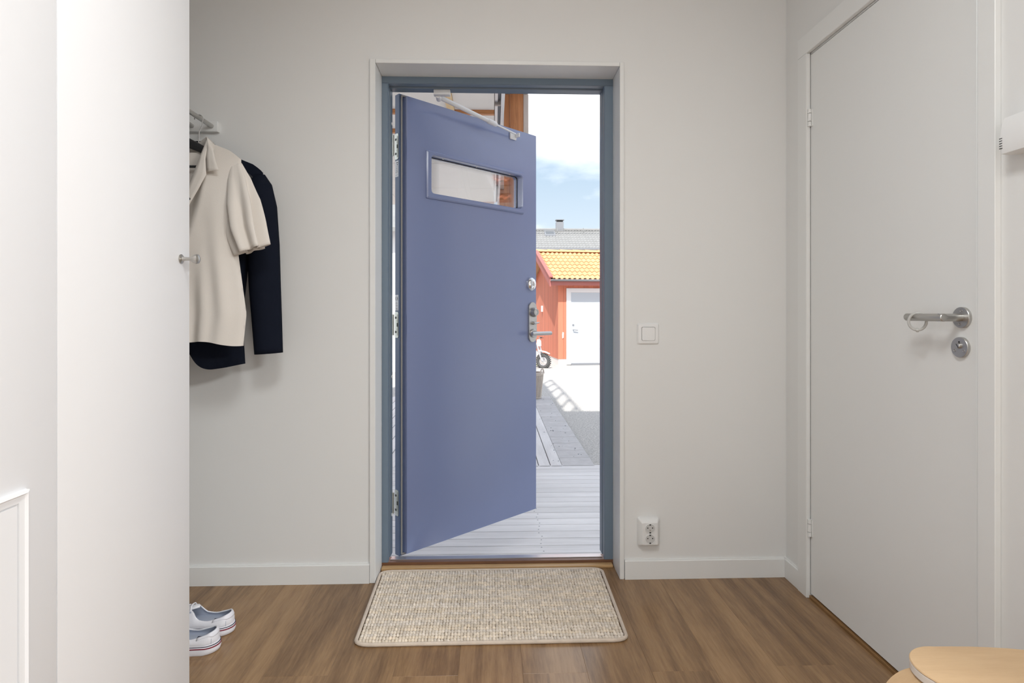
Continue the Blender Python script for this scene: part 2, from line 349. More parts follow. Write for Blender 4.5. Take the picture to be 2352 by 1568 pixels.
# reveal lining (trim_2)
ln = thing('trim_2', 'white boards lining the front doorway', 'door lining', (0, 0, 0), kind='structure')
obj('side_board', bbox(-0.483, -0.461, -0.010, 0.120, 0, 2.043, 0.0012, 1), M['white'], ln)
obj('side_board', bbox(0.498, 0.515, -0.010, 0.120, 0, 2.043, 0.0012, 1), M['white'], ln)
obj('head_board', bbox(-0.4605, 0.4975, -0.009, 0.120, 2.027, 2.043, 0.0012, 1), M['white'], ln)
# door frame (trim_1)
fr = thing('trim_1', 'blue grey front door frame with brown threshold', 'door frame', (0, 0, 0), kind='structure')
JL, JR, JT = -0.436, 0.462, 2.000
def jamb(xo, xi, s):
    bm = bmesh.new()
    # plan profile, s = +1 left jamb (inner side faces +x)
    pr = [(xo,0.121),(xi-s*0.003,0.121),(xi,0.124),(xi,0.150),(xi-s*0.006,0.152),(xi-s*0.006,0.172),(xi,0.174),(xi+s*0.001,0.218),(xi-s*0.002,0.221),(xo,0.221)]
    prism(bm, pr, lambda a, b: (a, b, 0.0225), lambda a, b: (a, b, 2.0))
    return bm
obj('jamb', jamb(-0.4785, JL, 1), M['frame'], fr, angle=25)
obj('jamb', jamb(0.5135, JR, -1), M['frame'], fr, angle=25)
bm = bmesh.new()
pr = [(0.120,2.0435),(0.120,JT+0.003),(0.123,JT),(0.150,JT),(0.152,JT+0.006),(0.172,JT+0.006),(0.174,JT),(0.218,JT),(0.221,JT+0.003),(0.221,2.0435)]
prism(bm, pr, lambda a, b: (-0.4785, a, b), lambda a, b: (0.5135, a, b))
obj('head', bm, M['frame'], fr, angle=25)
bm = bmesh.new()
prism(bm, [(0.120,-0.02),(0.120,0.0215),(0.124,0.0225),(0.163,0.013),(0.222,0.003),(0.222,-0.10),(0.16,-0.10)], lambda a, b: (-0.4785, a, b), lambda a, b: (0.5135, a, b))
obj('threshold', bm, M['sillwood'], fr, smooth=False)
bm = bmesh.new()
prism(bm, [(0.163,0.0132),(0.163,0.0165),(0.205,0.0095),(0.224,0.004),(0.224,0.0002)], lambda a, b: (-0.435, a, b), lambda a, b: (0.461, a, b))
obj('sill_plate', bm, M['alu'], fr, smooth=False)
obj('threshold_strip', bbox(-0.4585, 0.4925, 0.090, 0.1195, 0.0003, 0.0125, 0.003, 2), M['oak'], fr)
for z in (1.775, 1.0, 0.23):
    bm = bmesh.new(); cyl(bm, (JL-0.002, 0.234, z-0.045), (JL-0.002, 0.234, z+0.045), 0.0075, n=14); obj('hinge_pin', bm, M['zinc'], fr)
for z in (1.86, 0.78, 0.19):
    bm = bmesh.new(); lathe(bm, [(0.007,0),(0.007,0.001),(0.004,0.003),(0,0.003)], (JL+0.0005, 0.205, z), (1,0,0), 14); obj('plug', bm, M['plastic'], fr)

# ================================================================== FRONT DOOR LEAF (door_1)
ANG = R(42.13)
d1 = thing('door_1', 'blue front door standing open with a narrow window', 'door', (-0.373, 0.22, 0), ANG, kind='structure')
LW, ZB, ZT = 0.805, 0.015, 1.985
wX0, wX1, wZ0, wZ1 = 0.112, 0.702, 1.572, 1.764      # slab hole
def slab(x0, x1, y0, y1, z0, z1):
    bm = bmesh.new()
    xs = [x0, wX0, wX1, x1]; zs = [z0, wZ0, wZ1, z1]; V = {}
    for i, x in enumerate(xs):
        for j, z in enumerate(zs):
            for q, y in enumerate((y0, y1)): V[i,j,q] = bm.verts.new((x,y,z))
    for i in range(3):
        for j in range(3):
            if (i,j) == (1,1): continue
            for q in (0,1): bm.faces.new((V[i,j,q],V[i+1,j,q],V[i+1,j+1,q],V[i,j+1,q]))
    for i in range(3):
        for j in (0,3): bm.faces.new((V[i,j,0],V[i+1,j,0],V[i+1,j,1],V[i,j,1])); bm.faces.new((V[j,i,0],V[j,i+1,0],V[j,i+1,1],V[j,i,1]))
    for a, b in (((1,1),(2,1)),((2,1),(2,2)),((2,2),(1,2)),((1,2),(1,1))): bm.faces.new((V[a+(0,)],V[b+(0,)],V[b+(1,)],V[a+(1,)]))
    return bm
obj('inner_leaf', slab(0, LW, 0, 0.030, ZB, ZT), M['leaf'], d1, smooth=False)
bm = slab(-0.020, LW+0.018, 0.0305, 0.062, ZB-0.014, ZT+0.014)
obj('outer_leaf', bm, M['leafedge'], d1, smooth=False)
# gasket around the lip
bm = bmesh.new()
tube(bm, [(-0.010, 0.0265, ZB-0.006), (-0.010, 0.0265, ZT+0.007)], 0.0042, 10)
tube(bm, [(-0.010, 0.0265, ZT+0.007), (LW+0.009, 0.0265, ZT+0.007)], 0.0042, 10)
tube(bm, [(LW+0.009, 0.0265, ZT+0.007), (LW+0.009, 0.0265, ZB-0.006)], 0.0042, 10)
tube(bm, [(LW+0.009, 0.0265, ZB-0.006), (-0.010, 0.0265, ZB-0.006)], 0.0042, 10)
obj('gasket', bm, M['gasket'], d1)
# window in the leaf
wf = None
bm = bmesh.new()
ro = rrect(0.098, 0.708, 1.560, 1.772, 0.004); ri = rrect(0.124, 0.692, 1.584, 1.754, 0.016)
rm = rrect(0.104, 0.703, 1.566, 1.767, 0.005); rn = rrect(0.120, 0.696, 1.580, 1.758, 0.019)
n = len(ro); loops = []
for pts, y in ((ro,0.0005),(ro,-0.006),(rm,-0.011),(rn,-0.011),(ri,-0.007),(ri,0.052),(rrect(0.112,0.702,1.572,1.764,0.004),0.052),(rrect(0.112,0.702,1.572,1.764,0.004),0.0005)):
    loops.append([bm.verts.new((a, y, b)) for a, b in pts])
for A, B in zip(loops, loops[1:]+loops[:1]):
    for j in range(n): bm.faces.new((A[j], A[(j+1)%n], B[(j+1)%n], B[j]))
wf = obj('window_frame', bm, M['leaf'], d1, angle=30)
for y in (0.030, 0.046): obj('pane', bbox(0.1245, 0.6915, y, y+0.004, 1.5845, 1.7535), M['pane2'], wf, smooth=False)
bm = bmesh.new()
ring_prism(bm, rrect(0.1242, 0.6918, 1.5842, 1.7538, 0.0158), rrect(0.1275, 0.6885, 1.5875, 1.7505, 0.014), lambda a,b:(a,0.026,b), lambda a,b:(a,0.0298,b))
obj('glazing_bead', bm, M['black'], wf)
for x in (0.20, 0.40, 0.62):
    bm = bmesh.new(); lathe(bm, [(0.004,0),(0.003,0.002),(0,0.002)], (x, 0.010, 1.7538), (0,0,-1), 10); obj('screw', bm, M['chrome'], wf)
# hinge plates and stickers on the hinge edge (face at local x = -0.020)
for z in (1.773, 1.000, 0.228):
    bm = bmesh.new()
    pts = rrect(0.034, 0.0615, z-0.056, z+0.056, 0.008)
    prism(bm, pts, lambda a,b:(-0.0205,a,b), lambda a,b:(-0.0225,a,b))
    hp = obj('hinge_plate', bm, M['zinc'], d1)
    for dz in (0.031, -0.031):
        bm = bmesh.new(); lathe(bm, [(0.0055,0),(0.0055,0.0006),(0,0.0006)], (-0.0225, 0.053, z+dz), (-1,0,0), 14); obj('screw_hole', bm, M['dark'], hp)
    obj('adjuster', bbox(-0.0235, -0.0226, 0.0385, 0.0445, z-0.008, z+0.008), M['dark'], hp, smooth=False)
    for yy, dz in ((0.041,0.044),(0.041,-0.044),(0.046,0.018),(0.046,-0.018)):
        bm = bmesh.new(); lathe(bm, [(0.0025,0),(0.002,0.0007),(0,0.0007)], (-0.0226, yy, z+dz), (-1,0,0), 10); obj('screw', bm, M['steel'], hp)
def text_mesh(body, size, name, m, parent, mtx):
    cu = bpy.data.curves.new('text', 'FONT'); cu.body = body; cu.size = size; cu.extrude = 0.0001; cu.align_x = 'CENTER'; cu.resolution_u = 3
    t = bpy.data.objects.new('text', cu); COL.objects.link(t); bpy.context.view_layer.update()
    me = bpy.data.meshes.new_from_object(t.evaluated_get(bpy.context.evaluated_depsgraph_get()))
    bpy.data.objects.remove(t); bpy.data.curves.remove(cu)
    me.transform(mtx); me.materials.clear(); me.materials.append(m)
    o = bpy.data.objects.new(name, me); link(o, parent); return o
def sticker(z0, z1, ce):
    bm = bmesh.new(); prism(bm, rrect(0.036, 0.060, z0, z1, 0.0025), lambda a,b:(-0.0202,a,b), lambda a,b:(-0.0207,a,b))
    s = obj('sticker', bm, M['sticker'], d1)
    # text plane: reading direction is local -y (seen from -x)
    bs = Matrix(((0,0,-1,-0.0209),(-1,0,0,0.048),(0,1,0,0),(0,0,0,1)))
    if ce:
        for sgn, cy in ((-1, 0.0525), (1, 0.0405)):
            bm = bmesh.new()
            arc = [(-0.0209, cy-0.002+0.0058*math.sin(a)*1.0, z1-0.016+0.0085*math.cos(a)) for a in [R(20+140*i/10) for i in range(11)]]
            tube(bm, arc, 0.0009, 6)
            if sgn > 0: tube(bm, [(-0.0209, cy+0.003, z1-0.016), (-0.0209, cy-0.002, z1-0.016)], 0.0008, 6)
            obj('lettering', bm, M['print'], s)
        rows = [(z1-0.033, 0.008), (z1-0.038, 0.013), (z1-0.045, 0.015), (z1-0.049, 0.012), (z1-0.057, 0.014), (z1-0.061, 0.014), (z1-0.065, 0.014)]
        bm = bmesh.new()
        for z, wd in rows: box(bm, -0.0210, -0.0206, 0.048-wd/2, 0.048+wd/2, z-0.0007, z+0.0007)
        obj('print_lines', bm, M['print'], s, smooth=False)
    else:
        bm = bmesh.new()
        for y, a, b in ((0.0400, z1-0.012, z1-0.007), (0.046, z1-0.012, z1-0.007), (0.040, z1-0.020, z1-0.016), (0.044, z1-0.020, z1-0.016)): box(bm, -0.0210, -0.0206, y, y+0.004, a, b)
        for i in range(12): box(bm, -0.0210, -0.0206, 0.039, 0.053, z1-0.026-i*0.0026, z1-0.0250-i*0.0026-0.0006*(i%3))
        box(bm, -0.0210, -0.0206, 0.041, 0.049, z0+0.010, z0+0.011); box(bm, -0.0210, -0.0206, 0.038, 0.058, z0+0.006, z0+0.0067)
        box(bm, -0.0210, -0.0206, 0.038, 0.058, z0+0.021, z0+0.0217)
        obj('print_lines', bm, M['print'], s, smooth=False)
sticker(1.642, 1.712, False); sticker(1.062, 1.130, True)
# oval lock rose
bm = bmesh.new()
prof = [(1.0,0),(1.0,0.006),(0.94,0.013),(0.72,0.021),(0.40,0.025),(0,0.026)]
rings = []
for s, h in prof: rings.append([(0.7612+max(s,0.001)*0.029*math.cos(2*math.pi*j/32), -h, 1.2005+max(s,0.001)*0.0365*math.sin(2*math.pi*j/32)) for j in range(32)])
loft(bm, rings); lk = obj('lock_cover', bm, M['chrome'], d1, angle=60)
bm = bmesh.new(); lathe(bm, [(0.008,0),(0.008,0.004),(0,0.004)], (0.7612,-0.0245,1.198), (0,-1,0), 16); obj('lock_button', bm, M['steel2'], lk)
# long escutcheon
bm = bmesh.new()
pts = rrect(0.7440, 0.8005, 0.897, 1.106, 0.0275, 8)
prism(bm, pts, lambda a,b:(a,-0.0003,b), lambda a,b:(a,-0.0095,b))
bmesh.ops.bevel(bm, geom=[e for e in bm.edges if all(v.co.y < -0.009 for v in e.verts)], offset=0.0018, segments=2, affect='EDGES')
es = obj('lock_plate', bm, M['steel2'], d1)
bm = bmesh.new(); lathe(bm, [(0.0250,0),(0.0250,0.008),(0.0185,0.021),(0.0175,0.024),(0.010,0.024),(0.010,0.020),(0,0.020)], (0.7735,-0.0095,1.0535), (0,-1,0), 32); cy_ = obj('cylinder_ring', bm, M['steel'], es)
bm = bmesh.new(); cyl(bm, (0.7735,-0.0295,1.0535), (0.7735,-0.0325,1.0535), 0.0095); obj('lock_cylinder', bm, M['steel2'], es)
bm = bmesh.new(); cyl(bm, (0.7735,-0.0095,0.996), (0.7735,-0.022,0.996), 0.0085); tube(bm, [(0.762,-0.026,0.996),(0.775,-0.026,0.996),(0.800,-0.027,0.999)], [0.006,0.007,0.004], 12, sq=0.7); obj('thumb_turn', bm, M['steel'], es)
bm = bmesh.new(); lathe(bm, [(0.0225,0),(0.0225,0.006),(0.0195,0.009),(0.0105,0.009),(0.0105,0.040),(0,0.040)], (0.7735,-0.0095,0.9435), (0,-1,0), 28); obj('handle_rose', bm, M['steel2'], es)
bm = bmesh.new(); cyl(bm, (0.868,-0.050,0.943), (0.722,-0.050,0.943), 0.0098, n=24)
bmesh.ops.bevel(bm, geom=[e for e in bm.edges if abs(e.verts[0].co.x-e.verts[1].co.x) < 1e-4], offset=0.0015, segments=2, affect='EDGES')
obj('lever', bm, M['steel2'], es)

# door stay arm
st = thing('door_stay', 'white telescopic stay arm between the door frame and blue door', 'door stay', (-0.22, 0.19, 1.99))
def q(x, y, z): return (x+0.22, y-0.19, z-1.99)
bm = bbox(*[v for v in (-0.255+0.22, -0.185+0.22, 0.178-0.19, 0.206-0.19, -0.012, 0.0095)], 0.002, 2); br = obj('frame_bracket', bm, M['closer'], st)
pv = Vector((-0.236, 0.226, 1.985)); en = Vector((0.1085, 0.618, 1.951))
dr = en-pv
bm = bmesh.new(); cyl(bm, q(-0.238,0.200,1.982), q(-0.238,0.240,1.980), 0.0115, n=20); obj('pivot', bm, M['closer'], st)
def pt(t): p = pv+dr*t; return q(*p)
bm = bmesh.new(); tube(bm, [pt(-0.02), pt(0.62)], 0.0098, 18); obj('arm_tube', bm, M['closer'], st)
bm = bmesh.new(); tube(bm, [pt(0.60), pt(0.605), pt(0.70), pt(0.72)], [0.0105, 0.0122, 0.0122, 0.010], 18); obj('collar', bm, M['closer'], st)
bm = bmesh.new(); tube(bm, [pt(0.71), pt(1.0)], 0.0045, 12); obj('rod', bm, M['closer'], st)
lb = bbox(-0.030, 0.012, -0.0075, 0, -0.017, 0.017, 0.0015, 2)
mt = Matrix.Translation((-0.373+0.22, 0.22-0.19, -1.99)) @ Matrix.Rotation(ANG, 4, 'Z') @ Matrix.Translation((0.640, -0.0006, 1.946))
bmesh.ops.transform(lb, matrix=mt, verts=lb.verts[:]); obj('leaf_bracket', lb, M['closer'], st)
lb = bbox(0.004, 0.012, -0.034, -0.0075, -0.006, 0.014, 0.001, 1); bmesh.ops.transform(lb, matrix=mt, verts=lb.verts[:]); obj('lug', lb, M['closer'], st)

# ================================================================== RIGHT HAND DOOR
d2 = thing('door_2', 'plain white flush door with steel lever handle', 'door', (WR, -0.175, 0), kind='structure')
obj('leaf', bbox(0.002, 0.042, -0.7185, 0.004, 0.015, 2.007, 0.0015, 1), M['white'], d2)
for z in (1.772, 0.260):
    hb = bbox(-0.001, 0.0035, -0.012, 0.002, z-0.031, z+0.031); hg = obj('hinge', hb, M['white'], d2, smooth=False)
    for a, b in ((-0.031,-0.015),(-0.013,0.015),(0.017,0.031)):
        bm = bmesh.new(); cyl(bm, (-0.006, -0.004, z+a), (-0.006, -0.004, z+b), 0.0062, n=16); obj('knuckle', bm, M['white'], hg)
ry = -0.854+0.175; rz = 1.0437
bm = bmesh.new(); lathe(bm, [(0.0262,0),(0.0262,0.0065),(0.0254,0.0075),(0,0.0075)], (0.0017, ry, rz), (-1,0,0), 40); rs = obj('handle_rose', bm, M['steel2'], d2)
for dy, dz in ((-0.002,0.0165),(0.002,-0.0165)):
    bm = bmesh.new(); lathe(bm, [(0.0042,0),(0.0042,0.0008),(0.0026,0.0008),(0.0018,0.0002),(0,0.0002)], (-0.0059, ry+dy, rz+dz), (-1,0,0), 14); obj('screw', bm, M['steel'], rs)
bm = bmesh.new(); cyl(bm, (-0.0058, ry, rz), (-0.061, ry, rz), 0.0098, n=24); obj('handle_neck', bm, M['steel2'], rs)
bm = bmesh.new(); tube(bm, [(-0.055, ry-0.0105, rz), (-0.055, ry-0.009, rz), (-0.055, ry+0.116, rz), (-0.055, ry+0.1185, rz)], [0.0088,0.0100,0.0100,0.0085], 24); obj('lever', bm, M['steel2'], rs)
kz = 0.969; ky = -0.850+0.175
bm = bmesh.new(); lathe(bm, [(0.0258,0),(0.0258,0.0065),(0.0250,0.0075),(0,0.0075)], (0.0017, ky, kz), (-1,0,0), 40); kr = obj('key_rose', bm, M['steel2'], d2)
bm = bmesh.new(); lathe(bm, [(0.0068,0),(0.0068,0.004),(0.0055,0.005),(0,0.005)], (-0.0058, ky, kz+0.004), (-1,0,0), 24); obj('turn_button', bm, M['steel2'], kr)
bm = bmesh.new(); box(bm, -0.0112, -0.0104, -0.0008, 0.0008, -0.0058, 0.0058); bmesh.ops.transform(bm, matrix=Matrix.Translation((0, ky, kz+0.004)) @ Matrix.Rotation(R(-38), 4, 'X'), verts=bm.verts[:]); obj('slot', bm, M['dark'], kr, smooth=False)
bm = bmesh.new(); lathe(bm, [(0.0022,0),(0.0022,0.0006),(0,0.0006)], (-0.0058, ky, kz+0.0135), (-1,0,0), 12); obj('indicator_hole', bm, M['dark'], kr)
for dy in (0.0135, -0.0135):
    bm = bmesh.new(); lathe(bm, [(0.0042,0),(0.0042,0.0008),(0.0026,0.0008),(0.0018,0.0002),(0,0.0002)], (-0.0058, ky+dy, kz-0.0085), (-1,0,0), 14); obj('screw', bm, M['steel'], kr)
# casing
c2 = thing('trim_3', 'white casing boards around the plain white door', 'door casing', (WR, 0, 0), kind='structure')
obj('casing_board', bbox(-0.015, 0, -0.174, -0.114, 0, 2.013, 0.0012, 1), M['white'], c2)
obj('casing_board', bbox(-0.015, 0, -0.962, -0.914, 0, 2.013, 0.0012, 1), M['white'], c2)
obj('casing_head', bbox(-0.015, 0, -0.975, -0.114, 2.0135, 2.085, 0.0012, 1), M['white'], c2)
bm = bmesh.new(); box(bm, 0.003, 0.06, -0.172, -0.165, 0, 2.017); box(bm, 0.003, 0.06, -0.92, -0.912, 0, 2.017); box(bm, 0.003, 0.06, -0.92, -0.165, 2.0085, 2.02)
obj('inner_frame', bm, M['white'], c2, smooth=False)
obj('threshold_strip', bbox(-0.004, 0.05, -0.913, -0.173, 0.0003, 0.010, 0.001, 1), M['oakdark'], c2)
# ring hooked on the lever
bm = bmesh.new()
cr_ = Vector((WR-0.055, -0.775, rz-0.0115)); pts = [cr_+Vector((0.019*math.cos(2*math.pi*i/36)*0.80, -0.019*math.cos(2*math.pi*i/36)*0.60, 0.0222*math.sin(2*math.pi*i/36))) for i in range(36)]
tube(bm, pts, 0.0036, 10, closed=True)
pr_ = tag(obj('plastic_ring', bm, M['ring']), 'translucent grey plastic ring hung on the steel lever of the white door', 'ring')
bm = bmesh.new(); lathe(bm, [(0,-0.004),(0.005,-0.003),(0.0055,0.0),(0.005,0.003),(0,0.004)], cr_+Vector((0,0,-0.0225)), (0.80,-0.60,0), 12); obj('clasp', bm, M['ring'], pr_)

# ================================================================== SMALL WALL THINGS
sw = thing('light_switch', 'square white light switch on the wall beside the front door', 'light switch', (0.612, 0, 0.970))
bm = bmesh.new()
o2 = rrect(-0.0435, 0.0435, -0.0415, 0.0415, 0.006); loops = []
n = len(o2)
for pts, y in ((o2,-0.0002),(o2,-0.003),(rrect(-0.039,0.039,-0.037,0.037,0.005),-0.0075),(rrect(-0.0275,0.0275,-0.0275,0.0275,0.006),-0.0085),(rrect(-0.0275,0.0275,-0.0275,0.0275,0.006),-0.003)):
    loops.append([bm.verts.new((a,y,b)) for a, b in pts])
for A, B in zip(loops, loops[1:]):
    for j in range(n): bm.faces.new((A[j], A[(j+1)%n], B[(j+1)%n], B[j]))
bm.faces.new(loops[-1])
obj('cover_frame', bm, M['plastic'], sw, angle=30)
bm = bmesh.new(); prism(bm, rrect(-0.026,0.026,-0.0265,0.0255,0.0055), lambda a,b:(a,-0.0032,b), lambda a,b:(a,-0.0105+0.05*(b-0.0)*0.03,b)); obj('rocker', bm, M['plastic'], sw)
ou = thing('power_outlet', 'white double power outlet low on the wall', 'power outlet', (0.6125, 0, 0.187))
def outlet_pts(k): return rrect(-0.0435+k, 0.0435-k, -0.0565+k, 0.0565-k, max(0.003, 0.008-k*0.2))
bm = bmesh.new(); loops = []
for pts, y in ((outlet_pts(0),-0.0002),(outlet_pts(0.001),-0.010),(outlet_pts(0.012),-0.030),(outlet_pts(0.014),-0.0315)):
    loops.append([bm.verts.new((a,y,b)) for a, b in pts])
n = len(loops[0])
for A, B in zip(loops, loops[1:]):
    for j in range(n): bm.faces.new((A[j], A[(j+1)%n], B[(j+1)%n], B[j]))
bm.faces.new(loops[-1]); obj('housing', bm, M['plastic'], ou, angle=28)
M['well'] = mat('socket_well', (0.60, 0.60, 0.59, 1), 0.4)
for cz in (0.0205, -0.0205):
    bm = bmesh.new(); lathe(bm, [(0.0196,0),(0.0196,0.0022),(0.0182,0.0022),(0.0178,0.0006),(0,0.0006)], (0,-0.0314,cz), (0,-1,0), 36); so = obj('socket', bm, M['plastic'], ou)
    bm = bmesh.new(); lathe(bm, [(0.0177,0),(0.0177,0.0003),(0,0.0003)], (0,-0.0320,cz), (0,-1,0), 32); obj('socket_well', bm, M['well'], so)
    for dx, dz, r in ((-0.0095,0.003,0.0024),(0.0095,0.003,0.0024)):
        bm = bmesh.new(); lathe(bm, [(r,0),(r,0.0003),(0,0.0003)], (dx,-0.0323,cz+dz), (0,-1,0), 12); obj('pin_hole', bm, M['dark'], so)
    for dz in (0.0155, -0.0155):
        obj('earth_clip', bbox(-0.003, 0.003, -0.0330, -0.0323, cz+dz-0.0025, cz+dz+0.0025), M['dark'], so, smooth=False)
    if cz > 0:
        bm = bmesh.new(); lathe(bm, [(0.0025,0),(0.0025,0.0004),(0,0.0004)], (0,-0.0323,cz-0.006), (0,-1,0), 12); obj('screw', bm, M['steel'], so)
# wall chime box
ch = thing('door_chime', 'white ribbed plastic chime box on the wall beside the white door', 'chime', (WR, -1.125, 1.407))
bm = bmesh.new(); rings = []
prof = [(-0.0003,0.0),(-0.020,-0.001),(-0.0425,0.0),(-0.0452,0.012),(-0.0460,0.030),(-0.0445,0.052),(-0.0405,0.070),(-0.036,0.080),(-0.0003,0.080)]
for y in (-0.118, -0.116, 0.116, 0.118): 
    s = 0.97 if abs(y) > 0.117 else 1.0
    rings.append([(a*s-0.0, y, b*s+0.001) for a, b in prof])
loft(bm, rings); cb = obj('cover', bm, M['plastic'], ch, angle=30)
for i in range(5):
    z = 0.013+i*0.0055; obj('vent_slot', bbox(-0.0467, -0.0440, 0.1115, 0.1183, z-0.0007, z+0.0007), M['dark'], cb, smooth=False)

# ================================================================== WARDROBE
wd = thing('wardrobe', 'tall white wardrobe with a round steel knob beside the hanging clothes', 'wardrobe', (-0.70, -0.903, 0))
obj('carcass', bbox(-0.74, -0.0205, -2.2, -0.0005, 0.0, 2.36), M['cab'], wd, smooth=False)
obj('plinth', bbox(-0.70, -0.045, -2.2, -0.002, 0.0002, 0.06), M['cab'], wd, smooth=False)
dA = obj('door', bbox(-0.020, 0, -0.3945, -0.0005, 0.065, 2.355, 0.0010, 2), M['cab'], wd)
bm = bmesh.new(); lathe(bm, [(0.0105,0),(0.0105,0.0018),(0.0085,0.0032),(0.0050,0.0045),(0.0040,0.010),(0.0040,0.018),(0.0052,0.0225),(0.0085,0.028),(0.0107,0.0335),(0.0100,0.038),(0.006,0.0405),(0,0.041)], (0, -0.0365, 1.1765), (1,0,0), 32)
obj('knob', bm, M['steel'], dA)
dB = obj('door', bbox(-0.020, 0, -0.793, -0.3970, 0.065, 2.355, 0.0010, 2), M['cab'], wd)
# raised panel moulding on the second door
y1 = -1.3600+0.903; z1 = 0.7945
o_ = [(y1, z1), (-0.735, z1), (-0.735, 0.14), (y1, 0.14)]
def rect(k): return [(y1-k, z1-k), (-0.735+k, z1-k), (-0.735+k, 0.14+k), (y1-k, 0.14+k)]
bm = bmesh.new(); loops = []
for k, x in ((0.0,0.0),(0.0006,0.0065),(0.0045,0.008),(0.007,0.0045),(0.0165,0.004),(0.0168,0.0008),(0.0185,0.0008),(0.0195,0.0035)):
    loops.append([bm.verts.new((x, a, b)) for a, b in rect(k)])
for A, B in zip(loops, loops[1:]):
    for j in range(4): bm.faces.new((A[j], A[(j+1)%4], B[(j+1)%4], B[j]))
bm.faces.new(loops[-1]); obj('panel_moulding', bm, M['cab'], dB, smooth=False)

# ================================================================== CLOTHES RAIL
RX, RZ = -1.083, 1.770
cr2 = thing('clothes_rail', 'wall mounted clothes rail with steel rods on a white bracket board', 'clothes rail', (RX, 0, RZ))
obj('bracket_board', bbox(-0.34, 0.022, -0.020, -0.0003, -0.021, 0.019, 0.0012, 1), M['white'], cr2)
obj('bracket_board', bbox(-0.34, 0.022, -0.9020, -0.884, -0.021, 0.019, 0.0012, 1), M['white'], cr2)
for dx, dz in ((0, 0), (-0.0745, 0.0), (-0.149, 0), (-0.2235, 0)):
    bm = bmesh.new(); cyl(bm, (dx, -0.0205, dz), (dx, -0.8835, dz), 0.0085, n=20); obj('rod', bm, M['steel2'], cr2)

# ------------------------------------------------------------------ garments
def sheet(bm, nx, nv, fn):
    g = [[bm.verts.new(fn(-1+2*i/nx, j/nv)) for i in range(nx+1)] for j in range(nv+1)]
    for j in range(nv):
        for i in range(nx): bm.faces.new((g[j][i], g[j][i+1], g[j+1][i+1], g[j+1][i]))
def sm(a, b, x):
    t = max(0, min(1, (x-a)/(b-a))); return t*t*(3-2*t)
def lerp(a, b, t): return a+(b-a)*t
def herm(tab, x):
    if x <= tab[0][0]: return tab[0][1]
    for i in range(len(tab)-1):
        (x0, y0), (x1, y1) = tab[i], tab[i+1]
        if x <= x1:
            def sl(k):
                if k == 0 or k == len(tab)-1: return 0.0
                a = (tab[k][1]-tab[k-1][1])/(tab[k][0]-tab[k-1][0]); b = (tab[k+1][1]-tab[k][1])/(tab[k+1][0]-tab[k][0])
                return 0.0 if a*b <= 0 else 2*a*b/(a+b)
            h = x1-x0; t = (x-x0)/h
            return (2*t**3-3*t*t+1)*y0+(t**3-2*t*t+t)*h*sl(i)+(3*t*t-2*t**3)*y1+(t**3-t*t)*h*sl(i+1)
    return tab[-1][1]
def smtab(tab, x): return sum(interp(tab, x+d*0.004) for d in (-2,-1,0,1,2))/5
def interp(tab, x):
    for (a, va), (b, vb) in zip(tab, tab[1:]):
        if x <= b: return lerp(va, vb, max(0, (x-a)/(b-a)))
    return tab[-1][1]
def hanger(label, loc, wide, bar):
    h = thing('clothes_hanger', label, 'hanger', loc, group='black hangers on the clothes rail')
    # hook over the rod: loc is the rod centre; neck joins at z=-0.10
    bm = bmesh.new(); hk = [(0.0, 0, -0.112), (0.0, 0, -0.062), (0.004,0,-0.046), (0.013,0,-0.028)]
    for i in range(15):
        a = R(-30+225*i/14); hk.append((0.0155*math.cos(a)+0.0, 0, 0.0145*math.sin(a)-0.004))
    tube(bm, hk, 0.0019, 8); obj('hook', bm, M['chrome'], h)
    bm = bmesh.new(); rings = []
    for i in range(25):
        t = -1+2*i/24; x = t*wide; zc = -0.118-0.098*abs(t)**1.15-0.014*abs(t)**6; hh = 0.019*(1-0.55*abs(t)); th = 0.0075; yy = -0.010*abs(t)**2
        rings.append([(x, yy+th*math.cos(a), zc+hh*math.sin(a)) for a in [2*math.pi*j/12 for j in range(12)]])
    loft(bm, rings); obj('shoulder_bar', bm, M['black'], h, angle=70)
    if bar:
        bm = bmesh.new(); tube(bm, [(-wide*0.92, -0.014, -0.205), (-wide*0.9, -0.012, -0.213), (wide*0.9, -0.012, -0.213), (wide*0.92, -0.014, -0.205)], 0.0045, 10); obj('trouser_bar', bm, M['black'], h)
    return h
SX, SY = -1.085, -0.235          # shirt centre (x) and plane (y)
JX, JY = -1.085, -0.115          # jacket
hanger('black hanger with trouser bar inside the beige shirt', (RX, SY, RZ), 0.195, True)
hanger('black hanger inside the navy jacket', (RX, JY, RZ), 0.205, False)
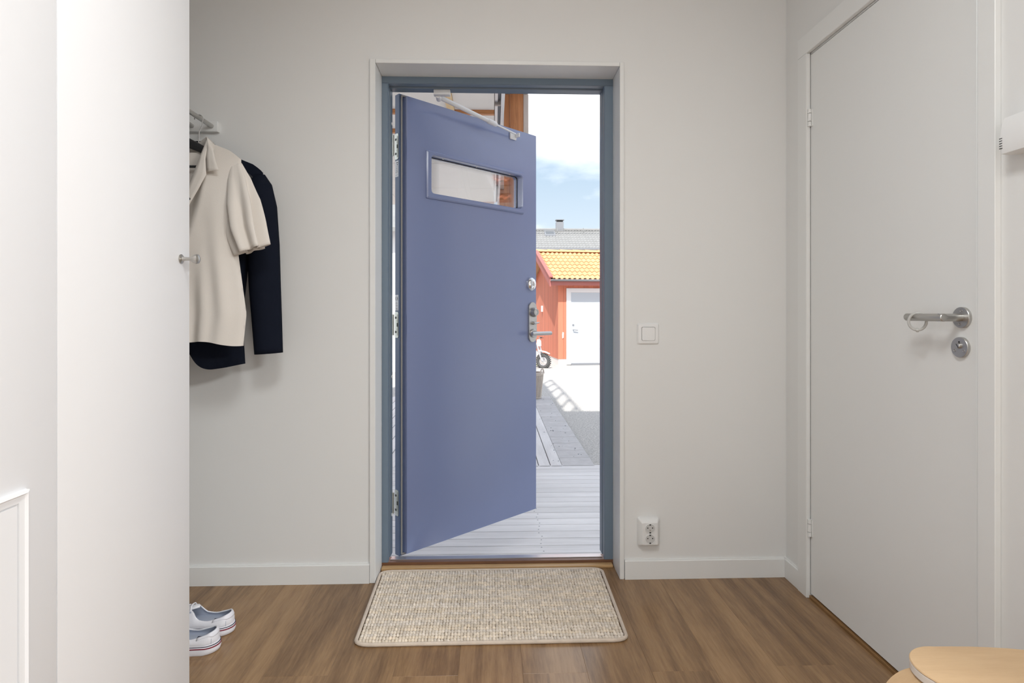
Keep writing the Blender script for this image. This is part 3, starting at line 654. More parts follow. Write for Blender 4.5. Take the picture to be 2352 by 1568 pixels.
# shirt
sh = thing('shirt', 'beige short sleeved shirt hanging in front of the navy jacket', 'shirt', (SX, SY, 0.95))
Z0 = 0.95
def shoulder(x):   # top line of the shirt
    x = abs(x)
    return 1.650-0.40*max(0, x-0.085)-0.9*max(0, x-0.175)**1.0*0.45
def vneck(x):
    x = abs(x)
    if x >= 0.100: return shoulder(x)
    return min(shoulder(x), interp([(0,1.36),(0.03,1.405),(0.058,1.475),(0.080,1.56),(0.097,1.640),(0.1001,shoulder(0.1))], x))
def halfw(z): return interp([(0.95,0.222),(1.05,0.232),(1.25,0.205),(1.38,0.200),(1.50,0.213),(1.60,0.214),(1.66,0.205)], z)
def shirt_pt(front):
    def fn(s, v):
        # s in -1..1 across, v 0 top .. 1 hem
        xt = s*0.214; top = vneck(xt) if front else min(shoulder(xt), 1.610+0.5*max(0, abs(xt)-0.05)) if abs(xt) < 0.1 else shoulder(xt)
        hem = 0.955-0.006*math.cos(s*2.2*math.pi)-0.010*abs(s)
        z = lerp(top, hem, v); x = s*halfw(z)
        puff = math.sqrt(max(0, 1-s*s))
        th = (0.012+0.040*sm(0, 0.35, v))*puff**0.8
        f = 0.010*sm(0.15, 0.8, v)*(math.sin(s*9+1.0+v*1.2)+0.6*math.sin(s*17+2.3-v*2))*puff
        f += 0.004*math.sin(s*23+v*5)*sm(0.4,1,v)*puff
        y = -(th+f) if front else (th*0.6+f*0.5)
        return (x, y-0.012*abs(s)**2, z-Z0)
    return fn
bm = bmesh.new(); sheet(bm, 72, 50, shirt_pt(True)); sheet(bm, 48, 40, shirt_pt(False))
bmesh.ops.remove_doubles(bm, verts=bm.verts[:], dist=0.0006)
b_ = obj('body', bm, M['shirt'], sh, angle=180)
def sleeve(bm, path, ws, ths, n=36, fold=0.0, nf=5, cap=False, m=1, sharp=False):
    """flattened tube along path (x,z); w = half width across, th = half thickness in y"""
    rings = []; k = len(path)
    for i in range(k):
        p = Vector((path[i][0], 0, path[i][1])); a = Vector((path[min(i+1,k-1)][0]-path[max(i-1,0)][0], 0, path[min(i+1,k-1)][1]-path[max(i-1,0)][1])).normalized()
        side = Vector((-a.z, 0, a.x)) if True else None
        yo = path[i][2] if len(path[i]) > 2 else 0
        t = i/(k-1); rg = []
        for j in range(n):
            ph = 2*math.pi*j/n; sn_ = math.sin(nf*ph+1.3+0.5*math.sin(2*ph+3*t)); sn_ = (abs(sn_)**0.6)*(1 if sn_ > 0 else -1) if sharp else sn_; f = 1+fold*(0.15+0.85*sm(0.1,0.8,t))*sn_
            q_ = p+side*(ws[i]*math.cos(ph))*f; rg.append((m*q_.x, yo+ths[i]*math.sin(ph)*f, q_.z))
        rings.append(rg)
    loft(bm, rings, caps=cap)
def resample(path, ws, ths, n):
    P = []; W = []; T = []; k = len(path)
    for i in range(n+1):
        u = i/n*(k-1); a = min(int(u), k-2); t = u-a
        P.append(tuple(lerp(c, d, t) for c, d in zip(path[a], path[a+1]))); W.append(lerp(ws[a], ws[a+1], t)); T.append(lerp(ths[a], ths[a+1], t))
    return P, W, T
for m_ in (1, -1):
    bm = bmesh.new()
    P, W, T = resample([(0.192,1.568-Z0,-0.006),(0.204,1.51-Z0,-0.014),(0.219,1.43-Z0,-0.024),(0.236,1.345-Z0,-0.032),(0.262,1.268-Z0,-0.036)],
                       [0.020,0.040,0.052,0.052,0.045], [0.010,0.022,0.030,0.032,0.030], 30)
    sleeve(bm, P, W, T, 72, 0.42, 6, m=m_, sharp=True)
    o = obj('sleeve', bm, M['shirt'], sh, angle=180); md = o.modifiers.new('thickness', 'SOLIDIFY'); md.thickness = 0.0015
# collar, facing, placket, button
def patch(bm, A, B, n=14):
    """strip between two polylines"""
    def at(P, t):
        u = t*(len(P)-1); i = min(int(u), len(P)-2); return Vector(P[i]).lerp(Vector(P[i+1]), u-i)
    g = [[bm.verts.new(at(A, i/n).lerp(at(B, i/n), j/3)) for j in range(4)] for i in range(n+1)]
    for i in range(n):
        for j in range(3): bm.faces.new((g[i][j], g[i+1][j], g[i+1][j+1], g[i][j+1]))
def z_(v): return v-Z0
for m_ in (1, -1):
    bm = bmesh.new()
    inn = [(0, 0.030, z_(1.640)), (m_*0.055, 0.024, z_(1.652)), (m_*0.092, -0.002, z_(1.664)), (m_*0.104, -0.022, z_(1.640)), (m_*0.105, -0.036, z_(1.590)), (m_*0.112, -0.046, z_(1.532))]
    out = [(0, 0.040, z_(1.600)), (m_*0.062, 0.034, z_(1.612)), (m_*0.116, 0.004, z_(1.640)), (m_*0.130, -0.034, z_(1.605)), (m_*0.146, -0.050, z_(1.560)), (m_*0.1565, -0.054, z_(1.536))]
    patch(bm, inn, out, 20)
    o = obj('collar', bm, M['shirt'], sh, angle=180); md = o.modifiers.new('thickness', 'SOLIDIFY'); md.thickness = 0.0022
    bm = bmesh.new()
    A = [(m_*0.096, -0.012, z_(1.650)), (m_*0.090, -0.040, z_(1.590)), (m_*0.074, -0.052, z_(1.530)), (m_*0.052, -0.057, z_(1.468)), (m_*0.025, -0.060, z_(1.405)), (0.002*m_, -0.062, z_(1.362))]
    B = [(m_*0.104, -0.020, z_(1.640)), (m_*0.108, -0.044, z_(1.575)), (m_*0.116, -0.055, z_(1.520)), (m_*0.092, -0.061, z_(1.468)), (m_*0.056, -0.066, z_(1.400)), (0.012*m_, -0.068, z_(1.335))]
    patch(bm, A, B, 20)
    o = obj('facing', bm, M['shirt'], sh, angle=180); md = o.modifiers.new('thickness', 'SOLIDIFY'); md.thickness = 0.0018
obj('placket', bbox(-0.016, 0.016, -0.0720, -0.0690, z_(0.958), z_(1.352), 0.001, 1), M['shirt'], sh)
for zz in (1.30, 1.19, 1.08):
    bm = bmesh.new(); lathe(bm, [(0.005,0),(0.005,0.0018),(0,0.0018)], (0, -0.0722, z_(zz)), (0,-1,0), 14); obj('button', bm, M['shirt'], sh)
bm = bmesh.new(); lathe(bm, [(0.0045,0),(0.0045,0.0015),(0,0.0015)], (0.064, -0.0625, z_(1.436)), (0,-1,0), 14); obj('button', bm, M['black'], sh)
# jacket
jk = thing('jacket', 'dark navy long sleeved jacket hanging against the wall', 'jacket', (JX, JY, 0.85))
ZJ = 0.85
def jtop(x):
    x = abs(x); return 1.672-0.22*min(x, 0.07)-0.42*max(0, x-0.06)-0.5*max(0, x-0.2)
def jhalf(z): return interp([(0.85,0.172),(0.95,0.166),(1.10,0.168),(1.25,0.185),(1.45,0.215),(1.58,0.238),(1.68,0.225)], z)
def jacket_pt(front):
    def fn(s, v):
        top = jtop(s*0.232)
        x0 = abs(s*0.172)
        hem = smtab([(0,0.915),(0.010,0.8965),(0.022,0.878),(0.035,0.864),(0.052,0.854),(0.072,0.850),(0.117,0.8558),(0.172,0.867)], x0) if front else 0.905-0.006*x0
        z = lerp(top, hem, v); x = s*jhalf(z); puff = math.sqrt(max(0, 1-s*s))
        th = (0.014+0.050*sm(0, 0.3, v))*puff**0.7
        f = 0.005*sm(0.3, 1, v)*math.sin(s*7+0.5)*puff
        return (x, -(th+f) if front else th*0.55, z-ZJ)
    return fn
bm = bmesh.new(); sheet(bm, 110, 40, jacket_pt(True)); sheet(bm, 40, 30, jacket_pt(False)); bmesh.ops.remove_doubles(bm, verts=bm.verts[:], dist=0.0006)
obj('body', bm, M['jacket'], jk, angle=180)
for m_ in (1, -1):
    bm = bmesh.new()
    P, W, T = resample([(0.220,1.560-ZJ,0),(0.224,1.52-ZJ,-0.004),(0.232,1.44-ZJ,-0.008),(0.240,1.30-ZJ,-0.010),(0.246,1.15-ZJ,-0.012),(0.255,1.02-ZJ,-0.016),(0.2625,0.905-ZJ,-0.020)],
                       [0.022,0.044,0.055,0.057,0.056,0.053,0.0505], [0.014,0.034,0.046,0.046,0.042,0.038,0.034], 36)
    sleeve(bm, P, W, T, 36, 0.02, 3, m=m_)
    o = obj('sleeve', bm, M['jacket'], jk, angle=180); md = o.modifiers.new('thickness', 'SOLIDIFY'); md.thickness = 0.002
bm = bmesh.new()
patch(bm, [(-0.125,-0.02,1.56-ZJ),(-0.085,-0.01,1.65-ZJ),(-0.04,0.02,1.69-ZJ),(0.04,0.02,1.69-ZJ),(0.085,-0.01,1.65-ZJ),(0.125,-0.02,1.56-ZJ)], [(-0.16,-0.05,1.53-ZJ),(-0.11,-0.03,1.63-ZJ),(-0.05,0.035,1.66-ZJ),(0.05,0.035,1.66-ZJ),(0.11,-0.03,1.63-ZJ),(0.16,-0.05,1.53-ZJ)], 24)
o = obj('collar', bm, M['jacket'], jk, angle=180); md = o.modifiers.new('thickness', 'SOLIDIFY'); md.thickness = 0.004

# ================================================================== SNEAKERS
def sneaker(label, loc, rotz, mirror):
    t = thing('sneaker', label, 'shoe', loc, rotz, 'white sneakers on the floor')
    Lh = 0.285
    def half(x):      # half width of the sole outline, x from heel (0) to toe (L)
        u = x/Lh
        base = herm([(0,0.0340),(0.14,0.0362),(0.30,0.0362),(0.45,0.0385),(0.60,0.0450),(0.72,0.0485),(0.84,0.0470),(1.0,0.040)], u)
        a = min(1, u/0.13); b = min(1, (1-u)/0.20)
        return base*math.sqrt(max(0, 1-(1-a)**2))*math.sqrt(max(0, 1-(1-b)**2))
    us = [0.5-0.5*math.cos(math.pi*i/44) for i in range(45)]
    side = [(u*Lh, half(u*Lh)) for u in us]
    out = [(x, h) for x, h in side] + [(x, -h) for x, h in side[-2:0:-1]]
    cxm = Lh*0.5
    def scaled(k): return [(cxm+(x-cxm)*k, h*k if abs(h) > 0 else 0) for x, h in out]
    bm = bmesh.new()
    loft(bm, [[(x,y,z) for x,y in scaled(k)] for k, z in ((0.955,0.0002),(0.99,0.003),(1.01,0.012),(1.0,0.024),(0.985,0.0315))])
    sole = obj('sole', bm, M['sole'], t, angle=50)
    def band(z0, z1, k, m, nm):
        bm = bmesh.new(); idx = [i for i in range(len(out))]
        pts = scaled(k); n = len(pts)
        sel = [i for i in range(n) if pts[i][0] < Lh*0.45]
        # order around heel
        sel = sorted(sel, key=lambda i: (i if i < n/2 else i-n))
        loft(bm, [[(pts[i][0],pts[i][1],z0) for i in sel],[(pts[i][0],pts[i][1],z1) for i in sel],[(pts[i][0]*0.9+0.012,pts[i][1]*0.93,z1) for i in sel],[(pts[i][0]*0.9+0.012,pts[i][1]*0.93,z0) for i in sel]], closed=False)
        obj(nm, bm, m, sole, angle=60)
    band(0.0192, 0.0225, 1.013, M['redstripe'], 'red_stripe'); band(0.0262, 0.0280, 1.006, M['navy'], 'navy_stripe')
    # upper: from outline up to the topline
    def topz(u): return herm([(0,0.0655),(0.05,0.064),(0.15,0.056),(0.27,0.0485),(0.36,0.052),(0.46,0.078),(0.55,0.074),(0.68,0.062),(0.80,0.052),(0.92,0.042),(1,0.036)], u)
    def toph(u): return 0.0255*math.sqrt(max(0, 1-(1-u/0.14)**2)) if u < 0.14 else herm([(0.13,0.0255),(0.14,0.0256),(0.3,0.029),(0.40,0.027),(0.47,0.016),(0.56,0.010),(0.66,0.006),(0.72,0.0),(1,0)], u)
    bm = bmesh.new(); rows = []
    NV = 8
    for (x, y) in out:
        u = x/Lh; sgn = 1 if y >= 0 else -1
        xt = x if u > 0.1 else lerp(0.010, 0.1*Lh, u/0.1)
        xt = min(xt, Lh-0.012)
        T = Vector((xt, sgn*toph(u), topz(u))); B = Vector((cxm+(x-cxm)*0.975, y*0.975, 0.030))
        C_ = B.lerp(T, 0.5)+Vector((-0.004 if u < 0.08 else 0, sgn*(0.006+0.008*sm(0.4,0.7,u)), 0.010*sm(0.4,0.8,u)))
        rows.append([((1-v)**2)*B+2*v*(1-v)*C_+v*v*T for v in [i/NV for i in range(NV+1)]])
    rv = [[bm.verts.new(p) for p in r] for r in rows]; n = len(rv)
    for i in range(n):
        for j in range(NV): 
            try: bm.faces.new((rv[i][j], rv[(i+1)%n][j], rv[(i+1)%n][j+1], rv[i][j+1]))
            except ValueError: pass
    bmesh.ops.remove_doubles(bm, verts=bm.verts[:], dist=0.0004)
    up = obj('upper', bm, [M['shoe'], M['lining']], t, angle=60)
    md = up.modifiers.new('thickness', 'SOLIDIFY'); md.thickness = 0.0035; md.offset = -1; md.material_offset = 1; md.material_offset_rim = 0
    # insole
    bm = bmesh.new(); prism(bm, [(cxm+(x-cxm)*0.93, y*0.90) for x, y in out], lambda a,b:(a,b,0.0312), lambda a,b:(a,b,0.034)); obj('insole', bm, M['lining'], t)
    obj('insole_label', bbox(0.040, 0.072, -0.014, 0.014, 0.0341, 0.0346), M['navy'], t, smooth=False)
    # heel tab: patch just outside the upper around the heel
    idx = [i for i in range(n) if rows[i][0].x < 0.066]
    idx = sorted(idx, key=lambda i: (i if i < n/2 else i-n))
    bm = bmesh.new(); g = []
    for i in idx:
        x = rows[i][0].x; v0 = 0.60 + 0.18*sm(0.012, 0.030, x) - 0.10*sm(0.045, 0.060, x)
        r = []
        for q_ in range(5):
            v = lerp(v0, 1.0, q_/4)*NV; a = min(int(v), NV-1); p = rows[i][a].lerp(rows[i][a+1], v-a)
            d = Vector((p.x-0.05, p.y, 0)); d = d.normalized() if d.length > 0 else d
            r.append(p+d*0.0012)
        g.append(r)
    loft(bm, g, closed=False); ht = obj('heel_tab', bm, M['sole'], t, angle=60); md = ht.modifiers.new('thickness', 'SOLIDIFY'); md.thickness = 0.0012
    for sg in (-1, 1):
        r = min((rows[i] for i in idx if rows[i][0].y*sg > 0), key=lambda q_: abs(q_[0].x-0.016))
        bm = bmesh.new(); tube(bm, [p+Vector((0, sg*0.0008, 0)) for p in r[0:5]], 0.0006, 6); obj('heel_seam', bm, M['lining'], t)
    # tongue and laces
    bm = bmesh.new(); rg = []
    for i in range(9):
        u = (i/8)**1.5; x = lerp(0.112, 0.195, u); z = interp([(0,0.086),(0.15,0.088),(0.5,0.081),(1,0.066)], u); wv = herm([(0,0.006),(0.12,0.017),(0.3,0.020),(1,0.013)], u)
        rg.append([(x, wv*math.sin(a), z-0.012*(1-math.cos(a))) for a in [lerp(-1.0, 1.0, j/8) for j in range(9)]])
    loft(bm, rg, closed=False); o = obj('tongue', bm, M['shoe'], t, angle=80); md = o.modifiers.new('thickness', 'SOLIDIFY'); md.thickness = 0.004
    for i in range(4):
        x = 0.134+i*0.016; z = interp([(0,0.089),(1,0.073)], i/3); bm = bmesh.new()
        tube(bm, [(x, -0.020, z-0.014), (x+0.002, -0.012, z-0.001), (x+0.003, 0, z+0.001), (x+0.002, 0.012, z-0.001), (x, 0.020, z-0.014)], 0.0026, 8, sq=0.6); obj('lace', bm, M['sole'], t)
        for s in (-1, 1):
            bm = bmesh.new(); lathe(bm, [(0.0028,0),(0.0028,0.001),(0,0.001)], (x, s*0.0215, z-0.0165), (0,s*0.8,0.6), 10); obj('eyelet', bm, M['lining'], t)
    return t
sneaker('white sneaker set down in front of its pair', (-0.859, -0.424, 0), R(183), 1)
sneaker('white sneaker behind its pair, closer to the wall', (-0.8585, -0.326, 0), R(178), -1)

# ================================================================== DOORMAT
mt_ = thing('doormat', 'beige woven jute doormat in front of the threshold', 'doormat', (0, 0, 0))
cA, cB, cC, cD = Vector((-0.4605,0.080,0)), Vector((0.4455,0.078,0)), Vector((0.4350,-0.4335,0)), Vector((-0.4445,-0.4340,0))
def mp_(u, v): return cA.lerp(cB, u).lerp(cD.lerp(cC, u), v)
bm = bmesh.new(); lo = []
for z in (0.0003, 0.006): lo.append([tuple(mp_(u, v)+Vector((0,0,z))) for u, v in ((0.018,0.03),(0.982,0.03),(0.982,0.97),(0.018,0.97))])
loft(bm, lo)
M['jutebase'] = mat('jute_base', (0.30, 0.23, 0.16, 1), 0.95)
obj('backing', bm, M['jutebase'], mt_, smooth=False)
edge = []
for (a, b) in (((0,0),(1,0)),((1,0),(1,1)),((1,1),(0,1)),((0,1),(0,0))):
    for i in range(40):
        t = i/40; u = lerp(a[0], b[0], t); v = lerp(a[1], b[1], t)
        p = mp_(lerp(0.006, 0.994, u), lerp(0.010, 0.990, v)); p.z = 0.0062; edge.append(p)
# round the corners a little
E2 = []
for i, p in enumerate(edge): E2.append((edge[i-2]+edge[i-1]+p+edge[(i+1)%160]+edge[(i+2)%160])/5)
bm = bmesh.new(); tube(bm, E2, 0.0062, 10, closed=True)
M['binding'] = mat('binding_tape', (0.66, 0.56, 0.46, 1), 0.9, var=0.1, vscale=40, bump=0.4, bscale=300)
obj('binding', bm, M['binding'], mt_)
m = bpy.data.materials.new('jute_weave'); m.use_nodes = True; nt = m.node_tree; b = nt.nodes['Principled BSDF']; b.inputs['Roughness'].default_value = 0.95
at_ = nt.nodes.new('ShaderNodeVertexColor'); at_.layer_name = 'tint'; nt.links.new(at_.outputs[0], b.inputs['Base Color'])
tcn = nt.nodes.new('ShaderNodeTexCoord'); nn = nt.nodes.new('ShaderNodeTexNoise'); nn.inputs['Scale'].default_value = 900; nt.links.new(tcn.outputs['Object'], nn.inputs[0])
bp = nt.nodes.new('ShaderNodeBump'); bp.inputs['Strength'].default_value = 0.5; bp.inputs['Distance'].default_value = 0.001; nt.links.new(nn.outputs['Fac'], bp.inputs['Height']); nt.links.new(bp.outputs[0], b.inputs['Normal'])
M['jute'] = m
NC, NR = 82, 31; verts = []; faces = []; cols = []
rnd = random.Random(3)
rowt = [rnd.uniform(-0.05, 0.05) for _ in range(NR)]
NS, NK = 8, 5
for r in range(NR):
    hue = rnd.random()
    for c in range(NC):
        u = lerp(0.016, 0.984, (c+0.5+rnd.uniform(-0.08, 0.08))/NC); v = lerp(0.024, 0.972, (r+0.5+rnd.uniform(-0.10, 0.10)+0.12*math.sin(c*0.35+r))/NR)
        p = mp_(u, v); sx = 0.0061*rnd.uniform(0.85, 1.15); sy = 0.0098*rnd.uniform(0.85, 1.15); sz = 0.0064*rnd.uniform(0.75, 1.25)
        an = rnd.uniform(-0.25, 0.25)+0.18; ca, sa = math.cos(an), math.sin(an); i0 = len(verts)
        base = 1+rowt[r]+rnd.uniform(-0.16, 0.12); warm = 0.5+0.5*math.sin(r*1.7+c*0.05+hue*2)+rnd.uniform(-0.3, 0.3)
        col = (0.79*base*(0.98+0.03*warm), 0.695*base*(0.995-0.005*warm), 0.575*base*(1.03-0.08*warm), 1)
        for a in range(NK):
            th = math.pi/2*(a/(NK-1)); rr = math.cos(th); hz = math.sin(th)
            if a == NK-1: verts.append((p.x, p.y, 0.0055+sz)); cols.append(col); break
            for s in range(NS):
                ph = 2*math.pi*s/NS; lx, ly = rr*math.cos(ph)*sx, rr*math.sin(ph)*sy
                kk = 0.40+0.60*hz if ly > 0 else 0.62+0.38*hz
                verts.append((p.x+lx*ca-ly*sa, p.y+lx*sa+ly*ca, 0.0055+sz*hz)); cols.append((col[0]*1, col[1]*1, col[2]*1, 1))
        for a in range(NK-2):
            for s in range(NS): faces.append((i0+a*NS+s, i0+a*NS+(s+1)%NS, i0+(a+1)*NS+(s+1)%NS, i0+(a+1)*NS+s))
        tp = i0+(NK-1)*NS
        for s in range(NS): faces.append((i0+(NK-2)*NS+s, i0+(NK-2)*NS+(s+1)%NS, tp))
me = bpy.data.meshes.new('weave'); me.from_pydata(verts, [], faces); ca_ = me.color_attributes.new('tint', 'FLOAT_COLOR', 'POINT')
ca_.data.foreach_set('color', [x for c in cols for x in c]); me.materials.append(M['jute']); me.polygons.foreach_set('use_smooth', [True]*len(me.polygons))
wv_ = bpy.data.objects.new('weave', me); link(wv_, mt_); wv_['kind'] = 'stuff'

# ================================================================== STOOL
sl = thing('stool', 'low birch plywood stool with bent legs by the white door', 'stool', (0.905, -1.385, 0))
corners = [(-0.117, 0.095), (0.135, 0.052), (0.000, -0.190)]; RC = 0.066
def seat_outline(k=0.0):
    pts = []; cs = [Vector(c) for c in corners]
    for i in range(3):
        a = cs[i]; prv = cs[i-1]; nxt = cs[(i+1)%3]
        d0 = (a-prv).normalized(); d1_ = (nxt-a).normalized()
        n0 = Vector((-d0.y, d0.x)); n1 = Vector((-d1_.y, d1_.x))   # clockwise order -> outward is left
        a0 = math.atan2(n0.y, n0.x); a1 = math.atan2(n1.y, n1.x)
        while a1 > a0: a1 -= 2*math.pi
        for j in range(20):
            t = lerp(a0, a1, j/19); pts.append((a.x+(RC+k)*math.cos(t), a.y+(RC+k)*math.sin(t)))
        # gently bulging side
        e0 = Vector(pts[-1]); nn_ = (nxt+n1*(RC+k))
        for j in range(1, 8):
            s = j/8; p = e0.lerp(nn_, s)+n1*0.012*math.sin(math.pi*s); pts.append((p.x, p.y))
    return pts
def seatslab(z0, z1, k=0.0, r=0.0015):
    bm = bmesh.new(); loft(bm, [[(x,y,z0) for x,y in seat_outline(k-r)],[(x,y,z0+r) for x,y in seat_outline(k)],[(x,y,z1-r) for x,y in seat_outline(k)],[(x,y,z1) for x,y in seat_outline(k-r)]]); return bm
obj('seat', seatslab(0.447, 0.4505), M['birch'], sl, angle=40)
M['plyedge'] = mat('ply_edge', (0.72, 0.66, 0.60, 1), 0.5, var=0.10, vscale=3, stretch=(0.4, 0.4, 260))
obj('seat_edge_plies', seatslab(0.4330, 0.4469, -0.0004), M['plyedge'], sl, angle=40)
def stool_leg(a, base):
    bm = bmesh.new(); prof = []
    for i in range(5): prof.append((lerp(-0.02, 0.150, i/4), 0.4255))
    for i in range(1, 11):
        t = R(90-80*i/10); prof.append((0.150+0.060*math.cos(t), 0.3655+0.060*math.sin(t)))
    x, z = prof[-1]; prof.append((x+0.062, 0.004))
    th = 0.0138; rings = []; k = len(prof)
    for i, (x, z) in enumerate(prof):
        p0 = prof[max(i-1,0)]; p1 = prof[min(i+1,k-1)]; d = Vector((p1[0]-p0[0], p1[1]-p0[1])).normalized(); nr = Vector((-d.y, d.x))
        wv = 0.032 if i < k-1 else 0.024
        rings.append([(x+nr.x*s*th/2, wv*q_, z+nr.y*s*th/2) for q_, s in ((-1,-1),(1,-1),(1,1),(-1,1))])
    loft(bm, rings); bmesh.ops.transform(bm, matrix=Matrix.Translation((base[0], base[1], 0)) @ Matrix.Rotation(a, 4, 'Z'), verts=bm.verts[:])
    return obj('leg', bm, M['birch'], sl, angle=30)
stool_leg(R(181), (-0.012, 0.100))
stool_leg(R(38), (-0.055, -0.02)); stool_leg(R(-88), (0.008, -0.01))

# ================================================================== OUTDOORS: ground and decking
DZ = -0.22
bm = bmesh.new(); ys = [0.2, 2.0, 4.0, 5.5, 7.0, 9.0, 11.0, 14.0, 18.0, 26.0, 60.0]; xs = [-30, -12, -6, -3, 0, 3, 6, 12, 30]
def gz(y): return -0.252-0.263*sm(6.8, 13.8, y)
g = [[bm.verts.new((x, y, gz(y))) for x in xs] for y in ys]
for i in range(len(ys)-1):
    for j in range(len(xs)-1): bm.faces.new((g[i][j], g[i][j+1], g[i+1][j+1], g[i+1][j]))
tag(obj('gravel_yard', bm, M['gravel']), 'pale grey gravel yard between the deck and garage', 'gravel', kind='structure')
dk = thing('deck', 'pale grey painted board deck outside the front door', 'deck', (0, 0, DZ), kind='structure')
bx = bbox(-1.9, 1.9, -0.0475, 0.0475, -0.028, 0.0, 0.002, 1)
first = None; y = 0.305
while y < 2.42:
    if first is None: first = obj('deck_board', bx, M['deck'], dk, smooth=False); first.location = (-0.3, y, 0)
    else: share(first, 'deck_board', dk, (-0.3, y, 0))
    y += 0.1
bx = None
obj('deck_joist', bbox(-2.15, 1.55, 2.36, 2.40, -0.031, -0.029), M['greywood'], dk, smooth=False)
M['gapshade'] = mat('deck_shadow_gap', (0.16, 0.155, 0.16, 1), 0.9)  # dark sheet colour standing in for shade between the boards
obj('deck_gap_shade', bbox(-2.2, 1.6, 0.26, 2.40, -0.0315, -0.0290), M['gapshade'], dk, smooth=False)
first = None
for i in range(18):       # screw heads in two rows
    yy = 0.305+0.1*i
    for dx, dy in ((0.268, -0.024), (0.268, 0.026)):
        if first is None:
            b2 = bmesh.new(); lathe(b2, [(0.0042,0),(0.0042,0.0006),(0,0.0006)], (0,0,0), (0,0,1), 8); first = obj('screw', b2, M['greymetal'], dk); first.location = (dx, yy+dy, 0)
        else: share(first, 'screw', dk, (dx+random.uniform(-0.01,0.01), yy+dy, 0))
bw = thing('boardwalk', 'boardwalk of long painted boards leading away from the deck', 'boardwalk', (0, 4.35, DZ), kind='structure')
first = None
for i in range(24):
    x = 0.5205-i*0.0988
    if first is None: first = obj('walk_board', bbox(-0.0455, 0.0455, -1.94, 1.94, -0.028, 0, 0.002, 1), M['deck2'], bw, smooth=False); first.location = (x, 0, 0)
    else: share(first, 'walk_board', bw, (x, 0, 0))
obj('walk_gap_shade', bbox(-1.8, 0.56, -1.93, 1.93, -0.0315, -0.029), M['gapshade'], bw, smooth=False)
pv_ = thing('paving', 'row of pale concrete slabs along the boardwalk', 'paving', (0.7025, 2.42, DZ), kind='structure')
first = None
for i in range(14):
    if first is None: first = obj('slab', bbox(-0.134, 0.136, 0.003, 0.270, -0.030, 0.0, 0.003, 1), M['slab'], pv_, smooth=False)
    else: share(first, 'slab', pv_, (random.uniform(-0.002,0.002), i*0.273, random.uniform(-0.0015,0.0005)))
first = None
for i in range(46):
    px_, py_ = random.uniform(0.50, 0.82), random.uniform(2.5, 6.1)
    if first is None:
        b2 = bmesh.new(); bmesh.ops.create_icosphere(b2, subdivisions=1, radius=0.0055); bmesh.ops.scale(b2, vec=(1.2, 1, 0.5), verts=b2.verts[:]); first = obj('pebble', b2, M['greymetal'], pv_); first.location = (px_-0.7025, py_-2.42, 0.002)
    else:
        s = share(first, 'pebble', pv_, (px_-0.7025, py_-2.42, 0.002), (0,0,random.uniform(0,3))); s.scale = (random.uniform(0.5,1.3),)*3

# ================================================================== the house itself, seen from outside
HXR = 1.45; SB = SY_+0.11      # the house front ends here; the added living wing is set back
bm = bmesh.new(); box(bm, -6.5, HXR, SB, 0.2, CZ+0.16, 5.75); box(bm, -6.5, 6.5, RY-0.2, SB, CZ+0.16, 5.75)
tag(obj('wall_upper', bm, M['render'], smooth=False), 'white upper storey above the front door', 'wall', kind='structure')
tag(obj('wall_outside_left', bbox(-6.5, WL-0.11, RY-0.2, 0.2, -0.3, CZ+0.15), M['render'], smooth=False), 'white outside wall on the hinge side of the front door', 'wall', kind='structure')
tag(obj('wall_outside_right', bbox(WR+0.13, HXR, SB, 0.2, -0.3, CZ-0.01), M['render'], smooth=False), 'white outside wall on the latch side of the front door', 'wall', kind='structure')
tag(obj('wall_outside_wing', bbox(FX+0.12, 6.5, RY-0.2, SB, -0.3, CZ+0.15), M['render'], smooth=False), 'white outside wall at the end of the added living wing', 'wall', kind='structure')
bm = bmesh.new(); box(bm, -6.7, HXR+0.2, SB, 0.6, 5.76, 5.9); box(bm, -6.7, 6.7, RY-0.25, SB, 5.76, 5.9)
tag(obj('roof_eave', bm, M['greymetal'], smooth=False), 'grey roof slab over the white upper storey', 'roof', kind='structure')

# ------------------------------------------------------------------ balcony: soffit, joists, post, railing
bc = thing('balcony', 'timber balcony with white underside panels, pine post and railing', 'balcony', (0, 0.7, 0))
BY = 0.7; SZ = 2.560
def lb_(x0, x1, y0, y1, z0, z1, r=0): return bbox(x0, x1, y0-BY, y1-BY, z0, z1, r, 1)
jd = [2.000, 2.460]
edges_ = [0.75]+jd+[3.55, 4.7, 5.80]
for a, b in zip(edges_, edges_[1:]):
    a2 = a+0.042 if a in jd else a+0.004
    for x0, x1 in ((-2.30,-1.30),(-1.295,-0.318-0.03),(-0.29,0.004)):
        obj('ceiling_panel', lb_(x0, x1, a2, b-0.004, SZ, SZ+0.02), M['panel'], bc, smooth=False)
for y in jd: obj('joist', lb_(-2.30, 0.004, y-0.002, y+0.038, SZ-0.028, SZ+0.13), M['pinex'], bc, smooth=False)
obj('batten', lb_(-0.345, -0.292, 0.75, 2.0, SZ-0.016, SZ+0.06), M['pinelight'], bc, smooth=False)
obj('batten', lb_(-0.347, -0.291, 2.04, 5.8, SZ+0.0002, SZ+0.06), M['panel'], bc, smooth=False)
obj('steel_channel', lb_(0.008, 0.030, 0.75, 5.8, SZ+0.03, SZ+0.10), M['alu'], bc, smooth=False)
obj('steel_channel', lb_(0.030, 0.050, 0.75, 5.8, SZ+0.05, SZ+0.12), M['greymetal'], bc, smooth=False)
obj('cross_block', lb_(0.008, 0.052, 1.93, 1.96, SZ+0.015, SZ+0.06), M['greywood'], bc, smooth=False)
obj('edge_beam', lb_(0.053, 0.078, 0.75, 5.85, SZ-0.006, SZ+0.20), M['outwhite'], bc, smooth=False)
